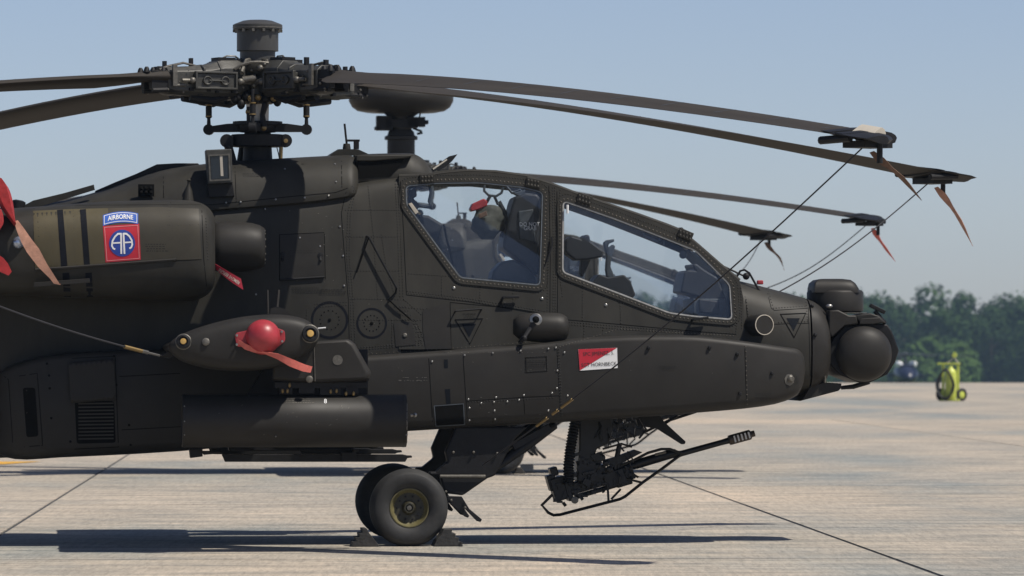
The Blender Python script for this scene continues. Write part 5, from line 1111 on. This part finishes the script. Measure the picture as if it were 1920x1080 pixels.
tiedown(FAR, FA[1], [Lf(1370, 520, -.55)], 'thin tie-down rope at the short brown blade tip of the helicopter standing behind', [(.08, 0, -.1), (.2, 0, -.22), (.26, 0, -.38)], BROWNSTRAP, False)
TW = empty('wing_tie_down', NEAR.M, 'tie-down rope with hooks clipped to the rear of the near stub wing', 'tie-down', 'blade tie-downs')
e0, e1 = L(299, 667, 2.05), tip_point(AZ[3], 6.8, 0, -.1); b = B(); q = []
for i in range(17): t = i / 16; p = e0.lerp(L(-60, 552, 3.1), t); p.z -= .03 * math.sin(math.pi * t); q.append(p)
b.tube(q + [e1], .0075, 6); obj('rope', b, ROPE, TW, 40)
b = B(); b.tube([q[1].lerp(q[2], .5), q[3]], .016, 7); obj('rope_ferrule', b, BRASS, TW, 40)
b = B(); b.tube([q[0], q[1]], .010, 6); b.tube([q[1], q[1].lerp(q[2], .5)], .016, 6); obj('rope_hook', b, STEEL, TW, 40)

# wheel chocks
for x0, x1, up, lab in ((664, 712, 1, 'stepped black rubber chock behind the near main wheel, on the tail side'), (812, 866, -1, 'stepped black rubber chock in front of the near main wheel, on the nose side')):
    prof = [(660, 1026), (661, 1017), (668, 1016), (667, 1009), (674, 1008), (673, 1001), (680, 1000), (679, 992), (688, 992), (692, 1000), (700, 1010), (708, 1020), (711, 1026)] if up > 0 else [(813, 1026), (819, 1014), (827, 1004), (833, 994), (848, 994), (847, 1001), (855, 1002), (853, 1009), (861, 1010), (859, 1017), (867, 1018), (868, 1026)]
    b = B(); P = [L(x, y, 1.12, 1.12) for x, y in prof]
    zmin = min(p.z for p in P)
    for p in P: p.z -= zmin - .0015
    b.prism(P, Vector((0, .3, 0))); thing('wheel_chock', b, CHOCK, lab, 'chock', group='wheel chocks', smooth=0, bevel=.004)

# ------------------------------------------------------------------ the helicopter parked behind: same type, radar dome on its mast, blades turned a little
FH = copy_tree(HELI, None, skip={drum.name})
FH.name = 'attack_helicopter'; FH.matrix_world = FAR.M
tag(FH, 'attack helicopter parked behind the emblemed one, round radar dome on its mast', 'helicopter', 'attack helicopters parked side by side')
for ch in FH.children:
    if ch.name.startswith('rotor_hub'): ch.rotation_euler = (0, 0, R(13))
k = DN * 1.55 / F
def fz(y): return CH + (HY - y) * k
b = B(); b.lathe([(.02, fz(157)), (55 * k, fz(158)), (80 * k, fz(162)), (94 * k, fz(171)), (98.5 * k, fz(181)), (98 * k, fz(190)), (92 * k, fz(201)), (82 * k, fz(208)), (66 * k, fz(211)), (.3 * 80 * k, fz(212))], (0, 0, 0), Z, 48); rd = obj('radar_dome', b, DRAB2, FH, 60)
b = B(); b.lathe([(36 * k, fz(211)), (22 * k, fz(220)), (20 * k, fz(243)), (24 * k, fz(247)), (26 * k, fz(254)), (31 * k, fz(256)), (31 * k, fz(262)), (26 * k, fz(263)), (26 * k, fz(300)), (22 * k, fz(330))], (0, 0, 0), Z, 32); rp_ = obj('radar_pedestal', b, DRAB2, FH, 35)
b = B()
for x0, x1, y0, y1 in ((-47, -18, 218, 245), (10, 44, 220, 238), (-50, -42, 238, 244), (42, 50, 226, 233), (-30, 30, 224, 240)): b.box(((x0 + x1) / 2 * k, -.05, fz((y0 + y1) / 2)), ((x1 - x0) * k, .22, (y1 - y0) * k))
b.tube([(22 * k, 0, fz(240)), (38 * k, 0, fz(246)), (40 * k, 0, fz(249)), (30 * k, 0, fz(251))], .016, 6); b.tube([(34 * k, 0, fz(222)), (36 * k, 0, fz(213)), (30 * k, 0, fz(211))], .012, 6); obj('radar_electronics', b, BLACK, rp_, 0, .01)
for x0, lab in ((0, 'dark chock at the wheel of the helicopter parked behind'),):
    b = B(); b.prism([Lf(x, y, .9) for x, y in ((962, 890.5), (968, 880), (978, 879), (986, 890.5))], Vector((0, .3, 0))); o_ = thing('wheel_chock', b, CHOCK, lab, 'chock', FAR.M, 'wheel chocks', 0, .01); o_.location.z = .002
b = B(); b.box((0, 0, .05), (.17, .12, .1)); o_ = thing('chock_block', b, CREAM, 'small pale block on the concrete beside the rear helicopter wheel', 'block', Matrix.Translation(Vector(((988 - 960) / F * 70.0, 70.0, .002))), None, 0, .01)

# ------------------------------------------------------------------ wheeled fire extinguisher
Ye = CH * F / (752 - HY); ke = Ye / F
EX = empty('wheeled_extinguisher', Matrix.Translation(((1782 - 960) * ke, Ye, 0)) @ Matrix.Rotation(R(-12), 4, 'Z'), 'yellow green wheeled fire extinguisher with coiled black hose on the apron', 'extinguisher')
def em(x, y): return (x - 1782) * ke, (752 - y) * ke
b = B()
for x in (1768, 1796): b.box((em(x, 0)[0], .05, .56), (.075, .07, 1.1))
b.box((.0, .05, .03), (.56, .45, .05)); b.box((.0, .06, .6), (.45, .03, .05)); b.box((em(1779, 0)[0], 0, em(0, 682)[1]), (.68, .05, .05)); ef = obj('cart_frame', b, YELLOW, EX, 0, .01)
b = B(); b.tube([(em(1774, 0)[0], 0, 1.08), (em(1789, 0)[0], 0, 1.28), (em(1798, 0)[0], 0, 1.08)], .022, 8); obj('cart_handle', b, CREAM, ef, 40)
b = B(); b.lathe([(.07, -.04), (.07, .04)], (em(1790, 0)[0], 0, 1.34), (0, 1, 0), 16); b.box((em(1790, 0)[0], 0, 1.40), (.05, .05, .06)); obj('valve_head', b, YELLOW, ef, 40)
b = B(); b.lathe([(.02, .04), (.13, .06), (.165, .12), (.165, .8), (.14, .9), (.06, .96), (.05, 1.02), (.02, 1.03)], (.02, -.06, 0), Z, 24); obj('cylinder', b, YELLOW, EX, 50)
b = B()
for q in range(5): b.tube([(em(1775, 0)[0] + (.21 + q * .013) * math.cos(t) * (1 - .35 * max(0, math.sin(t))), -.26 - .02 * q, .5 + (.45 - q * .012) * math.sin(t)) for t in [2 * math.pi * i / 28 for i in range(29)]], .026, 7)
obj('hose', b, HOSE, EX, 50)
for sx in (1802, 1764):
    x = em(sx, 0)[0]; b = B(); b.lathe([(.12, -.05), (.165, -.05), (.19, -.03), (.19, .03), (.165, .05), (.12, .05)], (x, .12, .19), (.75, -.66, 0), 24, False); wl = obj('cart_wheel', b, RUBBER, EX, 40)
    b = B(); b.lathe([(.12, -.02), (.12, .02), (.03, .05), (.001, .05)], (x, .12, .19), (.75, -.66, 0), 20); obj('cart_rim', b, YELLOW, wl, 40)

# ------------------------------------------------------------------ far aircraft standing past the edge of the apron, head on
Yh = 425.0; kh = Yh / F; gz = -(Yh - 236) * .0096
TH = empty('helicopter', Matrix.Translation(((1697 - 960) * kh, Yh, gz)), 'distant dark blue helicopter seen head on in front of the trees', 'helicopter')
b = B(); b.loft([[Vector((math.cos(t) * w_, y_, z_ + math.sin(t) * h_)) for t in [2 * math.pi * i / 24 for i in range(24)]] for w_, h_, y_, z_ in ((.1, .1, -4.2, .95), (.6, .5, -3.6, 1.0), (.85, .75, -2.4, 1.15), (.9, .85, 0, 1.2), (.7, .7, 2.5, 1.4), (.2, .25, 7, 1.9))]); obj('hull', b, FARBLUE, TH, 60)
b = B(); b.loft([[Vector((x, y_, z_)) for x, z_ in ((-.62, 1.2), (-.5, 1.9), (0, 2.0), (.5, 1.9), (.62, 1.2))] for y_ in (-2.6, -.5)]); obj('canopy', b, FARBLUE, TH, 30)
for s in (-1, 1):
    b = B(); b.lathe([(.12, -1.6), (.25, -1.5), (.27, 0), (.2, 1.2)], (s * .55, -.3, 1.98), (0, 1, 0), 16); obj('engine_cowl', b, FARGLINT, TH, 50)
    b = B(); b.box((s * 1.1, -.5, 1.12), (.7, .9, .16)); obj('stub_wing', b, FARBLUE, TH, 0, .03)
    b = B(); b.lathe([(.28, -.1), (.28, .1)], (s * .8, -1.2, .28), (1, 0, 0), 16); b.tube([(s * .8, -1.2, .28), (s * .5, -1.0, .8)], .06, 6); obj('wheel', b, RUBBER, TH, 40)
b = B(); b.tube([(0, 0, 1.9), (0, 0, 2.75)], .14, 10); b.ball((0, 0, 2.75), (.35, .35, .16), 12, 6); obj('rotor_mast', b, COCKG, TH, 40)
for a in (20, 110, 200, 290):
    b = B(); d = Vector((math.cos(R(a)), math.sin(R(a)), 0)); b.bar(Vector((0, 0, 2.8)) + d * .3, Vector((0, 0, 2.62)) + d * 5.5, .35, .05); obj('blade', b, COCKG, TH, 0)
b = B(); b.bar((-.1, 3, 2.4), (-.62, 3, 3.4), .3, .34, Vector((0, 1, 0))); obj('tail_fin', b, COCKG, TH, 0)

# ------------------------------------------------------------------ trees past the field
def make_tree(seed, H, rad, leaf):
    rnd = random.Random(seed); tb = B(); tb.tube([(0, 0, 0), (.1, 0, H * .3), (0, .1, H * .6), (.05, 0, H * .85)], [.26, .2, .13, .04], 7)
    for k in range(7): a = rnd.uniform(0, 6.28); z = H * rnd.uniform(.25, .6); tb.tube([(0, 0, z), (math.cos(a) * rad * .6, math.sin(a) * rad * .6, z + H * .16)], [.09, .03], 5)
    clumps = []
    for k in range(26):
        a, u = rnd.uniform(0, 6.28), rnd.random(); zz = rnd.uniform(.10, .97); env = rad * (1.0 - abs((zz - .5) / .62) ** 2.6); r_ = env * math.sqrt(rnd.uniform(.1, .85)); clumps.append((Vector((math.cos(a) * r_, math.sin(a) * r_, H * zz)), rnd.uniform(.7, 1.35) * rad * .42))
    vs, fs = [], []
    for c, cr in clumps:
        for q in range(210):
            d = Vector((rnd.gauss(0, 1), rnd.gauss(0, 1), rnd.gauss(0, 1))).normalized(); p = c + d * cr * rnd.uniform(.6, 1.04); p.z = max(.1, p.z)
            n_ = (d + Vector((rnd.uniform(-.6, .6), rnd.uniform(-.6, .6), rnd.uniform(-.2, .8)))).normalized(); x = n_.orthogonal().normalized(); x = (Matrix.Rotation(rnd.uniform(0, 6.28), 3, n_) @ x) * rnd.uniform(.22, .46); y = n_.cross(x) * rnd.uniform(.6, 1)
            i = len(vs); vs += [p - x, p + y * .8, p + x, p - y * .8]; fs.append((i, i + 1, i + 2, i + 3))
    me = bpy.data.meshes.new('crown'); me.from_pydata(vs, [], fs); me.materials.append(leaf)
    return finish(tb.bm, 'trunk', BARK, 40), me
TREES = [make_tree(11 + k, 13.0, 4.6 + .5 * (k % 3), LEAF[k % 2]) for k in range(5)]
rnd = random.Random(4)
def plant(x, y, s, k, lab, grp, nm='tree', cat='tree', sz=1.0):
    T = empty(nm, None, lab, cat, grp); T.location = (x, y, -(y - 236) * .0096 - .05); T.rotation_euler = (0, 0, rnd.uniform(0, 6.28)); T.scale = (s, s, s * sz)
    for n_, me in zip(('trunk', 'crown'), TREES[k] if nm == 'tree' else BUSH[k % 2]):
        o = bpy.data.objects.new(n_, me); COL.objects.link(o); o.parent = T
x = -110.0
while x < 150:
    plant(x + rnd.uniform(-1.5, 1.5), 900 + rnd.uniform(-8, 8), rnd.uniform(.98, 1.12), rnd.randrange(5), 'leafy green broadleaf tree in the front row of the wood beyond the apron', 'trees of the wood'); x += rnd.uniform(5.6, 7.6)
x = -112.0
while x < 152:
    plant(x, 965 + rnd.uniform(-8, 10), rnd.uniform(1.12, 1.26), rnd.randrange(5), 'tree deep in the wood, behind its first two rows', 'trees of the wood'); x += rnd.uniform(7, 9)
x = -115.0
while x < 152:
    plant(x, 935 + rnd.uniform(-8, 10), rnd.uniform(1.24, 1.32), rnd.randrange(5), 'taller broadleaf tree in the second row of the wood beyond the apron', 'trees of the wood'); x += rnd.uniform(7.5, 10)
BUSH = [make_tree(50 + k, 4.0, 3.0, LEAF[2]) for k in range(2)]
for px_, s in ((1560, .8), (1590, .7), (1640, .6), (1735, 1.0), (1762, 1.1), (1800, .8)):
    plant((px_ - 960) / F * 850, 850, s * 1.6, rnd.randrange(2), 'low bright green shrub at the foot of the wood', 'shrubs at the foot of the wood', 'shrub', 'shrub')

# ------------------------------------------------------------------ air
HZ = B(); HZ.box((0, 550, 5.5), (840, 1240, 33)); hz = obj('haze', HZ, mat('haze_air', (1, 1, 1)), smooth=0); hz['kind'] = 'stuff'
hm = hz.data.materials[0]; t = hm.node_tree; t.nodes.clear(); o = t.nodes.new('ShaderNodeOutputMaterial'); vol = t.nodes.new('ShaderNodeVolumePrincipled')
vol.inputs['Color'].default_value = (.55, .78, 1.0, 1); vol.inputs['Density'].default_value = .00017; vol.inputs['Anisotropy'].default_value = .2
t.links.new(vol.outputs[0], o.inputs['Volume'])
for o in bpy.data.objects:
    if o.name.startswith('haze'): tag(o, 'thin blue summer haze over the airfield', 'haze')
